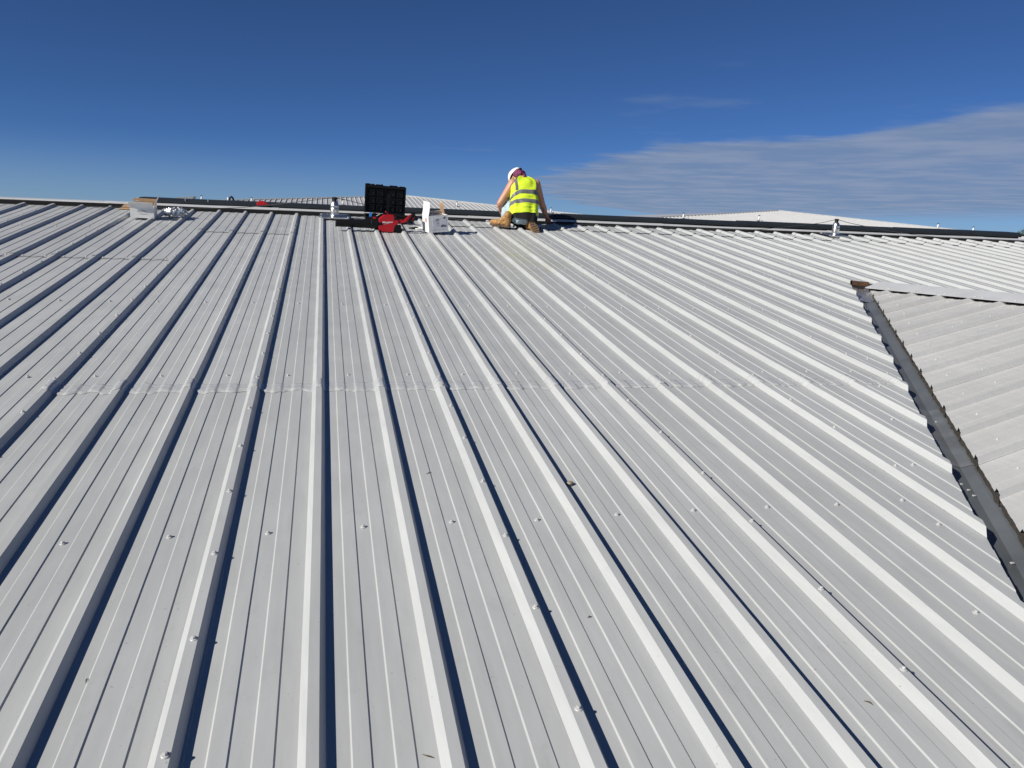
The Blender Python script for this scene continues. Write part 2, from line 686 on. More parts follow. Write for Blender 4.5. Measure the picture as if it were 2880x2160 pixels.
# screws ------------------------------------------------------------
sb = MB()
sb.lathe([(0.0001, 0.0), (0.0105, 0.0), (0.0108, 0.0012), (0.0092, 0.0028), (0.0060, 0.0036)], 14)
sb.lathe([(0.0058, 0.0030), (0.0060, 0.0034), (0.0060, 0.0085), (0.0048, 0.0100), (0.0001, 0.0103)], 6)
screw_me = sb.mesh('screw')
screw_me.materials.append(SCREW)
spots = []                     # (world point, frame rotation, owner)
W_ROT = Matrix(((W_R.x, -W_D.x, W_N.x), (W_R.y, -W_D.y, W_N.y), (W_R.z, -W_D.z, W_N.z)))


def in_view(p, margin=0.05):
    d = p - V((0, 0, CAM_Z))
    z = d.dot(ax_f)
    if z < 0.2:
        return False
    x, y = d.dot(ax_r) / z, d.dot(ax_u) / z
    return abs(x) < 0.659 + margin and abs(y) < 0.4945 + margin


def surface_off(c, b):
    for q in reversed(panels):
        pass
    return 0.0028 if b > 4.13 else 0.0


for k in range(-34, 64):
    a = X0 + (k + 0.452) * P1
    c = math.floor((k + 1) / 3)
    rows = [(b, 0.0) for b in ROWS]
    if valley_b(a) > 0.9:
        rows.append((valley_b(a) + 0.34, 0.0))
    l2 = lap2(c)
    if l2:
        rows = [r for r in rows if abs(r[0] - l2) > 0.12]
        if k != 0 and l2 != 9.87:
            rows += [(l2 + 0.055, -0.10), (l2 + 0.055, 0.09)]
    for b, da in rows:
        aa = a + da
        if b < valley_b(aa) + 0.2:
            continue
        off = 0.0028 if b > 4.13 else 0.0
        if l2 and b > l2 and not (c == 0 and k < 1):
            off = 0.0056
        j = random.uniform(-0.012, 0.012)
        spots.append((RF(aa + random.uniform(-0.006, 0.006), b + j, off), RF_ROT, panel_at(aa, b)))
for k in range(-34, 64):
    if k % 3 != 2:
        continue
    a = X0 + k * P1 - 0.0105
    b = 1.53 - 0.447 * 6
    while b < 10.5:
        if b > valley_b(a) + 0.12:
            off = 0.0016 + (0.0028 if b > 4.13 else 0)
            l2 = lap2(k // 3 + 1)
            if l2 and b > l2:
                off += 0.0028
            spots.append((RF(a, b + random.uniform(-0.02, 0.02), RIB + off), RF_ROT, panel_at(a + 0.02, b)))
        b += 0.447
# wing screws are added with the wing below
WP = 0.2985
WX0 = 0.022


def wing_edge(r):
    return 0.915 * r - 0.02


wing_panels = []
for c in range(-1, 7):
    kl, kr = 3 * c, 3 * c + 3
    pr = profile(kl, kr, WX0, WP, lap=0.005, soft=0.003, hs=1.0)

    def wf(x, u, h):
        return WF(x, -u, h)
    o = make_sheet(wf, pr, lambda x: -wing_edge(x), 0.86, building, WING, 0.0, 0.0015)
    if o:
        wing_panels.append((c, o))


def wing_panel_at(r):
    c = math.floor((r - WX0 + 0.02) / (3 * WP))
    for q in wing_panels:
        if q[0] == c:
            return q[1]
    return building


for k in range(-3, 20):
    r = WX0 + (k + 0.52) * WP
    for d in (wing_edge(r) - 0.21, -0.66):
        if d < wing_edge(r) - 0.1:
            spots.append((WF(r + random.uniform(-0.015, 0.015), d, 0.0005), W_ROT, wing_panel_at(r)))
    d = -0.66 + 0.62
    while d < wing_edge(r) - 0.5:
        spots.append((WF(r, d, 0.0005), W_ROT, wing_panel_at(r)))
        d += 1.3
for k in range(0, 20, 3):
    r = WX0 + k * WP - 0.03
    d = -0.2
    while d < wing_edge(r) - 0.15:
        spots.append((WF(r - 0.018, d, RIB + 0.0016) if False else WF(r + 0.018, d, RIB + 0.0016), W_ROT, wing_panel_at(r)))
        d += 0.45

vis = [q for q in spots if in_view(q[0])]
vis.sort(key=lambda q: (q[0] - V((0, 0, CAM_Z))).length)
for p, rot, owner in vis[:300]:
    o = bpy.data.objects.new('screw', screw_me)
    COL.objects.link(o)
    o.parent = owner
    tw = Matrix.Rotation(random.uniform(0, 1.0), 3, 'Z')
    tip = Matrix.Rotation(random.uniform(-0.05, 0.05), 3, 'X')
    o.matrix_local = Matrix.Translation(p) @ (rot @ tip @ tw).to_4x4()
rest = MB()
for p, rot, owner in vis[300:] + [q for q in spots if not in_view(q[0])]:
    rest.add([p + rot @ v for v in sb.v], sb.f)
o = rest.build('screw', SCREW, building)
o['kind'] = 'stuff'

# smeared sealant along the long end lap ---------------------------
for c in range(-1, 4):
    kl, kr = 3 * c - 1, 3 * c + 2
    pr = [q for q in profile(kl, kr, X0, P1) if 4.13 > valley_b(q[0]) + 0.04]
    # refine
    pts = []
    for (x0_, h0), (x1_, h1) in zip(pr, pr[1:]):
        n = max(1, int((x1_ - x0_) / 0.008))
        for i in range(n):
            f = i / n
            pts.append((x0_ + (x1_ - x0_) * f, h0 + (h1 - h0) * f))
    b = MB()
    rows = []
    for j in range(9):
        row = []
        for x, h in pts:
            lo_ = 4.075 + 0.035 * noise.noise((x * 9, 3.1, c)) + 0.02 * noise.noise((x * 31, 7.7, 2))
            hi_ = 4.215 + 0.03 * noise.noise((x * 8, 9.1, c)) + 0.02 * noise.noise((x * 27, 1.7, 5))
            f = j / 8
            bb = lo_ + (hi_ - lo_) * f
            edge = min(f, 1 - f)
            hh = h + (0.0012 if j in (0, 8) else 0.0056 + 0.0012 * noise.noise((x * 14, bb * 60, 4)) + 0.0014 * (abs(bb - 4.132) < 0.018))
            if j in (1, 7):
                hh += 0.0012
            row.append(RF(x, bb, hh + (0.0016 if False else 0.0)))
        rows.append(row)
    b.loft(rows, caps=False, closed=False)
    o = b.build('sealant_strip', SEAL, building, smooth=True)

# ridge --------------------------------------------------------------
def strip(frame_pts, x0, x1, name, m, parent, nx=1, wob=0.0, closed=True):
    """a folded strip: (b, h) cross-section swept along the ridge."""
    b = MB()
    rings = []
    for i in range(nx + 1):
        x = x0 + (x1 - x0) * i / nx
        dz = wob * noise.noise((x * 0.9, 0.3, 5.0))
        rings.append([RF(x, bb, hh + dz) for bb, hh in frame_pts])
    b.loft(rings, caps=closed, closed=closed)
    return b.build(name, m, parent)


strip([(11.10, -0.10), (11.10, -0.004), (11.24, 0.0), (11.24, 0.046), (11.42, 0.046), (11.42, -0.10)], -11.5, 21.5, 'ridge_gap_black', GAPBLACK, building, 30, 0.004)  # black filler: its colour carries the shade of the open ridge gap
# light flashing of the far slope: lipped strips of about three metres, lapped
xs = [-11.5, -8.6, -5.7, -2.75, -0.62, 2.1, 5.1, 8.1, 11.1, 14.1, 17.1, 21.5]
for i in range(len(xs) - 1):
    z = 0.004 * (i % 2)
    low = 0.012 if i < 3 else 0.0
    strip([(11.27, 0.036 + z + low), (11.285, 0.030 + z + low), (11.30, 0.034 + z), (11.325, 0.066 + z - low * 0.5), (11.42, 0.060 + z), (11.60, 0.02 + z), (11.60, 0.016 + z)],
          xs[i] - 0.06, xs[i + 1], 'ridge_flashing', FLASH, building, 8, 0.008)
# anthracite capping behind it, from the box to the right
caps_x = [-2.42, 0.6, 3.6, 6.6, 9.6, 11.93]
for i in range(5):
    z = 0.002 * (i % 2) + 0.008 * i
    strip([(11.47, 0.05), (11.47, 0.078), (11.415, 0.072 + z * 0.3), (11.41, 0.076 + z * 0.6), (11.415, 0.096 + z), (11.48, 0.122 + z), (11.75, 0.10 + z), (11.75, 0.03)],
          caps_x[i] - (0.05 if i else 0), caps_x[i + 1], 'ridge_capping', DARKCAP, building, 6, 0.006)
# bright clips on the capping
for x in (-1.84, -1.55):
    MB().box(RF(x, 11.445, 0.112), (0.008, 0.012, 0.036)).build('clip', PAINT, building)
# slope beyond the ridge and the walls under the roof
T2 = V((0, math.cos(SL), -math.sin(SL)))
e0 = RF(0, 11.44, -0.02)
b = MB()
pts = []
for x in (-11.6, 21.6):
    for dd in (0, 13):
        pts.append(V((x, 0, 0)) + V((0, e0.y, e0.z)) + T2 * dd)
b.add(pts, [(0, 2, 3, 1)])
b.build('roof_slope', SHEET, building)
y_s, y_n = RF(0, -2.25).y, (V((0, e0.y, e0.z)) + T2 * 12.8).y
z_s, z_n = RF(0, -2.25).z - 0.15, (V((0, e0.y, e0.z)) + T2 * 12.8).z - 0.1
yr, zr = RF(0, 11.3).y, RF(0, 11.3).z - 0.15
wall = MB()
for x in (-11.4, 21.3):
    wall.add([(x, y_s, 0), (x, y_n, 0), (x, y_n, z_n), (x, yr, zr), (x, y_s, z_s)], [(0, 1, 2, 3, 4)])
wall.add([(-11.4, y_s, 0), (21.3, y_s, 0), (21.3, y_s, z_s), (-11.4, y_s, z_s)], [(0, 1, 2, 3)])
wall.add([(-11.4, y_n, 0), (21.3, y_n, 0), (21.3, y_n, z_n), (-11.4, y_n, z_n)], [(0, 1, 2, 3)])
wall.build('wall', FARWALL, building)

# valley gutter -------------------------------------------------------
VD = V((1, 1.62, 0)).normalized()
VWx, VWb = 1.70 / 1.972, -1.0 / 1.972


def vp(a, w, h):
    """a point off the cut edge of the main sheets: w across the valley, h above the pans."""
    return RF(a + VWx * w, 1.70 * a - 2.155 + VWb * w, h)


g = MB()
sec = [(-0.16, -0.042), (-0.01, -0.044), (0.100, -0.058), (0.145, -0.034), (0.30, 0.0)]
g.loft([[vp(a, w, h) for w, h in sec] for a in (0.6, 1.5, 2.5, 3.42, 3.44, 4.5, 5.2, 5.56)], caps=False, closed=False)
gut = g.build('valley_gutter', GUTTER, building)
g2 = MB()  # paler strip painting a reflection onto the gutter
g2.loft([[vp(a, w, h + 0.003) for w, h in sec] for a in (3.05, 3.5)], caps=False, closed=False)
g2.build('gutter_reflection', mat('gutter_reflection_steel', (0.118, 0.126, 0.134), 0.34, var=0.25, scale=7), gut)
f = MB()
rows = []
for i in range(13):
    a = 5.22 + 0.33 * i / 12
    row = []
    for j in range(13):
        w = 0.0 + 0.20 * j / 12
        hh = -0.044 - 0.014 * min(1, w / 0.10) + max(0, (w - 0.10)) * 0.30
        row.append(vp(a, w, hh + 0.006 + 0.016 * random.random() + 0.014 * (i / 12)))
    rows.append(row)
f.loft(rows, caps=False, closed=False)
f.build('foil_tape', FOIL, gut)
# light bits of debris in the gutter
for a, w in ((2.90, 0.075), (2.93, 0.055), (2.87, 0.085), (2.55, 0.085), (3.4, 0.11)):
    MB().box(vp(a, w, -0.050), (0.014, 0.01, 0.004), RF_ROT).build('metal_chip', PAINT, gut)
# torn insulation along the wing's cut edge
ins = MB()
top, bot, top2 = [], [], []
N = 420
for i in range(N + 1):
    r = -0.78 + (4.6 + 0.78) * i / N
    d = wing_edge(r)
    j = 0.010 * noise.noise((r * 17, 0, 0)) + 0.006 * noise.noise((r * 60, 2, 0))
    top.append(WF(r, d - 0.012 + j, -0.002))
    bot.append(WF(r, d + 0.002 + j * 1.3, -0.030 + 0.007 * noise.noise((r * 23, 5, 0))))
    top2.append(WF(r, d - 0.10, -0.004))
ins.loft([top2, top, bot], caps=False, closed=False)
ins.build('insulation_edge', INSUL, building)
# dark slivers painting the shaded gap under every rib of the wing
for k in range(-2, 15):
    r = WX0 + k * WP + 0.008
    d = wing_edge(r)
    MB().add([WF(r - 0.006, d + 0.008, -0.026), WF(r + 0.009, d + 0.012, -0.026), WF(r + 0.002, d + 0.004, 0.030), WF(r + 0.002, d - 0.014, -0.01)],
             [(0, 1, 2), (1, 3, 2), (3, 0, 2)]).build('rib_gap_sliver', INSUL, building)
# black faces painting the shade under the cut ends of the main sheets
fo = MB()
fo.loft([[vp(a, -0.02, -0.002), vp(a, -0.02, -0.033), vp(a, -0.2, -0.033)] for a in (0.6, 3.2, 5.56)], caps=False, closed=False)
fo.build('dark_edge', GAPBLACK, building)
fr_ = MB()
up_row, lo_row = [], []
for k in range(4, 18):
    for u, h in PROFILE:
        a = X0 + k * P1 + u
        if a > 5.56:
            break
        up_row.append(RF(a, 1.70 * a - 2.155 + 0.035, h - 0.0015))
        lo_row.append(RF(a, 1.70 * a - 2.155 + 0.035, -0.03))
fr_.loft([up_row, lo_row], caps=False, closed=False)
fr_.build('rib_end_shade', GAPBLACK, building)  # black skirt painting shade into the open rib ends
# rusty angle at the head of the valley
ang = MB()
p0, p1 = RF(5.575, 7.29, 0.0), RF(5.575 + VWx * 0.165, 7.29 + VWb * 0.165, 0.004)
dx = (p1 - p0).normalized()
up = N_
bk = up.cross(dx)
for q0, q1, th in ((0.0, 0.042, 'v'),):
    pass
ang.loft([[p + up * 0.0 - bk * 0.012, p + up * 0.005 - bk * 0.012, p + up * 0.006, p + up * 0.040, p + up * 0.040 + bk * 0.05, p + bk * 0.05] for p in (p0, p0 + (p1 - p0) * 0.5 + up * 0.002, p1)])
ang.build('steel_angle', RUST, building)
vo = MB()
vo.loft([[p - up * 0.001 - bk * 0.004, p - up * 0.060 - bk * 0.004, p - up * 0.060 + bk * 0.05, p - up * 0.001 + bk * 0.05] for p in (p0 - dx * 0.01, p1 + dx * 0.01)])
vo.build('dark_void', GAPBLACK, building)  # black block painting in the shaded void below the angle
# wing ridge cap
for i, (r0, r1) in enumerate(((-0.86, 0.03), (0.0, 2.95), (2.92, 5.9))):
    c = MB()
    z = 0.002 * i
    rings = []
    for r in (r0, r0 + (r1 - r0) * 0.3, r0 + (r1 - r0) * 0.7, r1):
        rings.append([WF(r, -0.745, 0.032 + z), WF(r, -0.742, 0.040 + z), WF(r, -0.965, 0.064 + z), WF(r, -0.965, 0.064 + z) + V((0.21, 0.04, -0.05)), WF(r, -0.965, 0.058 + z) + V((0.21, 0.04, -0.055))])
    c.loft(rings, caps=True)
    cap_o = c.build('ridge_flashing', FLASH, building)
    r = r0 + 0.06
    while r < r1 - 0.05:
        o = bpy.data.objects.new('screw', screw_me)
        COL.objects.link(o)
        o.parent = cap_o
        o.matrix_local = Matrix.Translation(WF(r, -0.765, 0.043 + z)) @ W_ROT.to_4x4() @ Matrix.Scale(1.2, 4)
        r += random.choice((0.075, 0.15, 0.3))
fl = MB()
fl.loft([[WF(r, -0.80, -0.01), WF(r, -0.80, 0.03), WF(r, -0.86, 0.03), WF(r, -0.86, -0.01)] for r in (-0.86, 5.9)])
fl.build('ridge_gap_black', GAPBLACK, building)  # black strip painting the shaded gap under the cap
# wing's far slope and walls
wf2 = MB()
pr_ = [WF(r, -0.97, 0.02) for r in (-1.2, 6.0)]
dn2 = V((0.9665, 0.1879, -0.1749))
wf2.add([pr_[0], pr_[1], pr_[1] + dn2 * 4.2, pr_[0] + dn2 * 4.2], [(0, 1, 2, 3)])
wf2.build('roof_slope', WING, building)

# ------------------------------------------------------------------ safety posts and cable
def anchor_post(a, b, label, tilt=0.0):
    t = empty('anchor_post', RF(a, b, RIB + 0.012), RF_ROT, label, 'anchor post', 'fall-arrest posts on the near roof')
    # plate with turned edges
    pl = MB()
    pl.prism([(-0.20, 0.0), (-0.185, 0.004), (0.185, 0.004), (0.20, 0.0), (0.20, -0.003), (0.185, 0.0015), (-0.185, 0.0015), (-0.20, -0.003)], -0.16, 0.16)
    pl.build('base_plate', PLATE, t)
    lip = MB()
    lip.box((0, -0.161, -0.004), (0.37, 0.003, 0.022)).box((0, 0.161, 0.006), (0.37, 0.003, 0.016))
    lip.build('plate_lip', PLATE, t)
    for x in (-0.175, 0.175):
        for y in (-0.12, 0.12):
            o = bpy.data.objects.new('bolt', screw_me)
            link(o, t)
            o.matrix_local = Matrix.Translation((x, y, 0.004)) @ Matrix.Scale(1.15, 4)
    up_ = Matrix(RF_ROT).transposed() @ V((0, 0, 1))     # true vertical in the plate's frame
    q = up_.to_track_quat('Z', 'Y').to_matrix().to_4x4()
    body = MB()
    body.lathe([(0.062, 0.0), (0.057, 0.006), (0.055, 0.012), (0.055, 0.090), (0.058, 0.093), (0.058, 0.100), (0.056, 0.103), (0.056, 0.130), (0.058, 0.133), (0.058, 0.142), (0.055, 0.146),
                (0.053, 0.160), (0.047, 0.176), (0.038, 0.190), (0.031, 0.197), (0.029, 0.200)], 32)
    o = body.build('post_body', STEEL, t, smooth=True)
    o.matrix_local = q
    neck = MB()
    neck.lathe([(0.027, 0.198), (0.027, 0.222), (0.031, 0.226), (0.031, 0.250), (0.024, 0.254)], 12)
    neck.box((0, 0, 0.236), (0.075, 0.018, 0.016))
    o = neck.build('cable_clamp', DARKP, t)
    o.matrix_local = q
    return t


post1 = anchor_post(0.125, 10.93, 'bottle-shaped steel safety post beside the open black tool case')
post2 = anchor_post(7.95, 11.06, 'bottle-shaped steel safety post with bare sheets all around it')

top1 = RF(0.125, 10.93, RIB + 0.012) + V((0, 0, 0.238))
top2 = RF(7.95, 11.06, RIB + 0.012) + V((0, 0, 0.238))


def sag(pts, n=8):
    """smooth curve through the points."""
    out = []
    P = [V(p) for p in pts]
    for i in range(len(P) - 1):
        p0_, p1_, p2_, p3_ = P[max(i - 1, 0)], P[i], P[i + 1], P[min(i + 2, len(P) - 1)]
        for k in range(n):
            t = k / n
            out.append(0.5 * ((2 * p1_) + (p2_ - p0_) * t + (2 * p0_ - 5 * p1_ + 4 * p2_ - p3_) * t * t + (3 * p1_ - p0_ - 3 * p2_ + p3_) * t ** 3))
    out.append(P[-1])
    return out


c = MB()
c.tube(sag([(-8.0, 11.02, 10.10), (-3.93, 11.08, 10.10), (-2.45, 11.12, 10.118), (-1.21, 11.27, 10.165), (-0.30, 11.10, 10.285), top1, (0.55, 11.14, 10.28), (1.3, 11.12, 10.17), (2.07, 10.96, 10.118), (2.53, 10.97, 10.118), (3.52, 11.06, 10.126),
            (4.65, 11.08, 10.128), (6.33, 11.12, 10.15), (6.93, 11.13, 10.205), (7.63, 11.12, 10.30), top2, (8.25, 11.15, 10.312), (9.17, 11.13, 10.20), (9.9, 11.1, 10.155), (11.6, 11.08, 10.138), (16.0, 11.05, 10.135)]), 0.0042, 6)
o = c.build('safety_cable', CABLE, None, smooth=True)
tag(o, 'thin steel safety cable strung along the ridge over both bottle-shaped posts', 'cable')

# ------------------------------------------------------------------ black tool case
case = empty('tool_case', RF(0.80, 10.80, RIB + 0.004), RF_ROT, 'open black plastic tool case with its gridded lid standing up', 'tool case')
b = MB()
W, D, Hc = 0.555, 0.37, 0.062
b.box((0, 0, 0.003), (W, D, 0.006)).box((0, -D / 2 + 0.006, Hc / 2), (W, 0.012, Hc)).box((0, D / 2 - 0.006, Hc / 2), (W, 0.012, Hc))
b.box((-W / 2 + 0.006, 0, Hc / 2), (0.012, D, Hc)).box((W / 2 - 0.006, 0, Hc / 2), (0.012, D, Hc))
b.build('case_tray', BLACKP, case)
for x in (-0.14, 0.0, 0.14):
    MB().box((x, 0.0, 0.026), (0.004, D - 0.03, 0.045)).build('divider', DARKP, case)
lid_rot = Matrix.Rotation(R_(8 - 8), 4, 'X')
lid = empty('lid', (0, 0, 0))
lid.parent = case
COLn, ROWn = 4, 3
lidm = Matrix.Translation((0.0, D / 2 + 0.004, Hc)) @ Matrix.Rotation(R_(2), 4, 'Y') @ Matrix.Rotation(R_(-4), 4, 'X')
bpy.data.objects.remove(lid)
lb = MB()
Lh, Lt = 0.385, 0.045
notch = [(-W / 2, 0), (W / 2, 0), (W / 2, Lh - 0.02), (W / 2 - 0.015, Lh - 0.004), (0.19, Lh - 0.004), (0.186, Lh - 0.012), (0.165, Lh - 0.012), (0.161, Lh), (0.06, Lh), (0.05, Lh - 0.012), (-0.03, Lh - 0.012), (-0.04, Lh + 0.004),
         (-0.055, Lh + 0.006), (-0.06, Lh), (-0.13, Lh), (-0.135, Lh - 0.008), (-0.15, Lh - 0.008), (-0.155, Lh + 0.002), (-0.19, Lh + 0.002), (-0.195, Lh - 0.006), (-0.205, Lh - 0.006), (-0.21, Lh + 0.004), (-W / 2 + 0.02, Lh + 0.004), (-W / 2, Lh - 0.012)]
lb.prism(notch, Lt - 0.008, Lt)
lidp = lb.build('case_lid', BLACKP, case)
lidp.matrix_local = lidm
rim = MB()
rim.box((-W / 2 + 0.008, Lt / 2 - 0.005, Lh / 2), (0.016, Lt - 0.01, Lh)).box((W / 2 - 0.008, Lt / 2 - 0.005, Lh / 2), (0.016, Lt - 0.01, Lh - 0.03))
rim.box((0, Lt / 2 - 0.005, 0.012), (W - 0.032, Lt - 0.01, 0.02)).box((0, Lt / 2 - 0.005, Lh - 0.032), (W - 0.032, Lt - 0.01, 0.02))
rim.build('lid_rim', BLACKP, lidp)
for i, xc in enumerate((-0.185, -0.075, 0.085, 0.195)):
    for zc_ in (0.075, 0.175, 0.275):
        w_, h_ = 0.068, 0.068
        cell = MB()
        for dx_, dz_, sx, sz in ((-w_ / 2, 0, 0.005, h_), (w_ / 2, 0, 0.005, h_), (0, h_ / 2, w_, 0.005), (0, -h_ / 2, w_, 0.005)):
            cell.box((xc + dx_, 0.027, zc_ + dz_), (sx, 0.02, sz))
        cell.box((xc, 0.034, zc_), (w_ - 0.018, 0.004, h_ - 0.018))
        cell.build('lid_cell', DARKP, lidp)
for x in (-0.14, 0.0, 0.14):
    MB().box((x, D / 2 + 0.006, Hc - 0.004), (0.05, 0.014, 0.016)).build('hinge', DARKP, case)
# things in the tray
th = RF(0.80, 10.80, RIB + 0.012)


def on_case(x, y, z):
    return th + RF_ROT @ V((x, y, z))


o = MB().box((0, 0, 0), (0.032, 0.05, 0.052), Matrix.Rotation(0.1, 3, 'Y')).box((0.0, 0, 0.03), (0.024, 0.03, 0.01)).build('bit_holder', BLUEP, None, bevel=0.003)
o.location = on_case(-0.20, 0.04, 0.05)
tag(o, 'small blue plastic bit holder poking out of the tool case', 'bit holder')
sd = empty('screwdriver', on_case(0.06, 0.02, 0.06), (R_(0), R_(-55), R_(12)), 'red handled screwdriver leaning up out of the tool case', 'screwdriver')
MB().lathe([(0.007, 0.0), (0.009, 0.01), (0.008, 0.05), (0.010, 0.07), (0.006, 0.08)], 10).build('handle', REDP, sd, smooth=True)
MB().lathe([(0.003, -0.06), (0.003, 0.0)], 8).build('shaft', STEEL, sd)
o = MB().prism([(0, 0), (0.05, 0.03), (0.055, 0.026), (0.012, -0.004)], -0.012, 0.012).build('strip_of_card', CARDW, None)
o.location = on_case(-0.13, 0.0, 0.045)
tag(o, 'scrap of pale paper sticking up from the tool case', 'paper scrap')

# ------------------------------------------------------------------ red leaf blower
K = 0.000407


def cp(x, y):
    return ((x - 465) * K, (850 - y) * K)


blower = empty('leaf_blower', RF(0.640, 9.90, 0.012), (0, 0, R_(4)), 'red and black cordless leaf blower lying in front of the tool case', 'leaf blower')
body = MB()
poly = [cp(*q) for q in ((470, 470), (500, 455), (560, 400), (640, 345), (760, 332), (925, 335), (945, 400), (955, 512), (1060, 490), (1085, 600), (980, 660), (940, 760), (925, 862), (700, 860), (560, 850), (495, 810), (468, 780), (462, 640))]
body.prism(poly, -0.062, 0.062)
bo = body.build('motor_body', REDP, blower, bevel=0.010)
h = MB()
hp = [cp(*q) for q in ((1040, 486), (1150, 466), (1250, 492), (1385, 345), (1465, 300), (1520, 295), (1385, 500), (1300, 555), (1150, 600), (1050, 612))]
h.prism(hp, -0.03, 0.03)
h.build('handle_bar', REDP, blower, bevel=0.008)
gr = MB()
gp = [cp(*q) for q in ((900, 336), (1060, 318), (1240, 325), (1400, 350), (1370, 392), (1220, 372), (1060, 362), (920, 385))]
gr.prism(gp, -0.022, 0.022)
gr.build('grip', BLACKP, blower, bevel=0.008)
it = MB()
ip = [cp(*q) for q in ((885, 745), (945, 665), (1040, 630), (1135, 620), (1160, 650), (1165, 868), (930, 864))]
it.prism(ip, -0.055, 0.055)
itk = it.build('air_intake', BLACKP, blower, bevel=0.01)
for i in range(5):
    x, z = cp(960 + i * 38, 850)
    MB().box((x, -0.058, 0.045 + 0.006), (0.005, 0.006, 0.075)).build('intake_slot', DARKP, itk)
ba = MB()
bp = [cp(*q) for q in ((1500, 285), (1555, 265), (1655, 372), (1480, 605), (1350, 520))]
ba.prism(bp, -0.052, 0.045)
bat = ba.build('battery', BLACKP, blower, bevel=0.006)
st = MB()
sp = [cp(*q) for q in ((1560, 385), (1572, 393), (1500, 505), (1488, 498))]
st.prism(sp, -0.0535, -0.050)
st.build('battery_stripe', REDP, bat)
# nozzle, a slightly tapering tube with collar
nz_ = MB()
x1, z1 = cp(500, 620)
x0, z0 = x1 - 0.53, z1 - 0.008
nz_.tube([(x1 + 0.03, 0, z1), (x1 - 0.10, 0, z1 - 0.001), (x1 - 0.105, 0, z1 - 0.0012), (x0, 0, z0)], [0.066, 0.064, 0.058, 0.045], 20)
nozzle = nz_.build('nozzle', BLACKP, blower, smooth=False)
MB().tube([(x0 - 0.001, 0, z0), (x0 + 0.01, 0, z0 - 0.0007)], [0.048, 0.048], 20).build('nozzle_rim', DARKP, nozzle)
xb, zb = cp(355, 455)
MB().prism([(xb - 0.022, zb - 0.02), (xb + 0.02, zb - 0.02), (xb + 0.02, zb + 0.014), (xb - 0.012, zb + 0.014)], -0.02, 0.02).build('release_button', REDP, nozzle, bevel=0.003)
xt, zt = cp(730, 588)
text_mesh('lettering', 'Milwaukee', 0.030, WHITEINK, bo, Matrix.Translation((xt, -0.0635, zt)) @ Matrix.Rotation(R_(90), 4, 'X') @ Matrix.Rotation(R_(4), 4, 'Z'), 0.35, 0.0006, 0.0004)
sw = MB()
sw.prism([cp(620, 628), cp(700, 604), cp(690, 612), cp(800, 592), cp(720, 618), cp(735, 610)], -0.0640, -0.0625)
sw.build('lettering_bolt', WHITEINK, bo)

# ------------------------------------------------------------------ loose cutters next to the battery
ct = empty('cable_cutter', RF(1.15, 10.21, 0.004), RF_ROT, 'cutters with white open handles lying between blower and white box', 'cutters')
b = MB()
b.tube([(-0.01, 0.0, 0.012), (0.06, 0.008, 0.012), (0.125, 0.012, 0.011), (0.14, 0.012, 0.011)], [0.008, 0.009, 0.010, 0.008], 10).build('handle', WHITEP, ct, smooth=True)
b = MB()
b.tube([(0.02, 0.17, 0.014), (0.08, 0.10, 0.014), (0.13, 0.02, 0.016), (0.142, 0.005, 0.016)], [0.008, 0.010, 0.010, 0.008], 10).build('handle', WHITEP, ct, smooth=True)
b = MB()
b.prism([(-0.09, 0.0), (0.03, 0.0), (0.05, 0.012), (0.02, 0.03), (-0.03, 0.022), (-0.09, 0.012)], 0.03, 0.09)
b.build('jaw', DARKP, ct, bevel=0.004)

# ------------------------------------------------------------------ white cartons
def carton(name, origin, rot, w, d, hgt, label, flaps):
    t = empty(name, origin, rot, label, 'cardboard box', 'open white cartons on the roof')
    th_ = 0.004
    MB().box((w / 2, d / 2, th_ / 2), (w, d, th_)).build('bottom', CARDW, t)
    MB().box((w / 2, th_ / 2, hgt / 2 + 0.004), (w, th_, hgt)).build('front_wall', CARDW, t)
    MB().box((w / 2, d - th_ / 2, hgt / 2 + 0.004), (w, th_, hgt)).build('back_wall', CARDW, t)
    MB().box((th_ / 2, d / 2, hgt / 2 + 0.004), (th_, d - 2 * th_ - 0.002, hgt)).build('side_wall', CARDW, t)
    MB().box((w - th_ / 2, d / 2, hgt / 2 + 0.004), (th_, d - 2 * th_ - 0.002, hgt)).build('side_wall', CARDW, t)
    for hinge, axis, ang_, size, skew, lining in flaps:
        lw, lh = size
        outer, inner = MB(), MB()
        n = 6
        for mb_, o0, o1 in ((outer, 0.0, 0.002), (inner, 0.002, 0.0035)):
            pts, fs = [], []
            for i in range(n + 1):
                f_ = i / n
                bend = 0.012 * math.sin(f_ * 2.2)
                for s_ in (0, 1):
                    pts.append(V((lw * s_ + skew * f_ * lh * (1 if s_ else 1), o0 + bend, lh * f_)))
                    pts.append(V((lw * s_ + skew * f_ * lh, o1 + bend, lh * f_)))
            k = lambda i, s_, q: i * 4 + s_ * 2 + q
            for i in range(n):
                fs += [(k(i, 0, 0), k(i, 1, 0), k(i + 1, 1, 0), k(i + 1, 0, 0)), (k(i, 0, 1), k(i + 1, 0, 1), k(i + 1, 1, 1), k(i, 1, 1)),
                       (k(i, 0, 0), k(i + 1, 0, 0), k(i + 1, 0, 1), k(i, 0, 1)), (k(i, 1, 0), k(i, 1, 1), k(i + 1, 1, 1), k(i + 1, 1, 0))]
            fs += [(k(n, 0, 0), k(n, 1, 0), k(n, 1, 1), k(n, 0, 1)), (k(0, 0, 0), k(0, 0, 1), k(0, 1, 1), k(0, 1, 0))]
            mb_.add(pts, fs)
        m_ = Matrix.Translation(hinge) @ Matrix.Rotation(R_(axis), 4, 'Z') @ Matrix.Rotation(R_(ang_), 4, 'X')
        fo_ = outer.build('flap', CARDW, t)
        fo_.matrix_local = m_
        inner.build('flap_lining', lining, fo_)
    return t


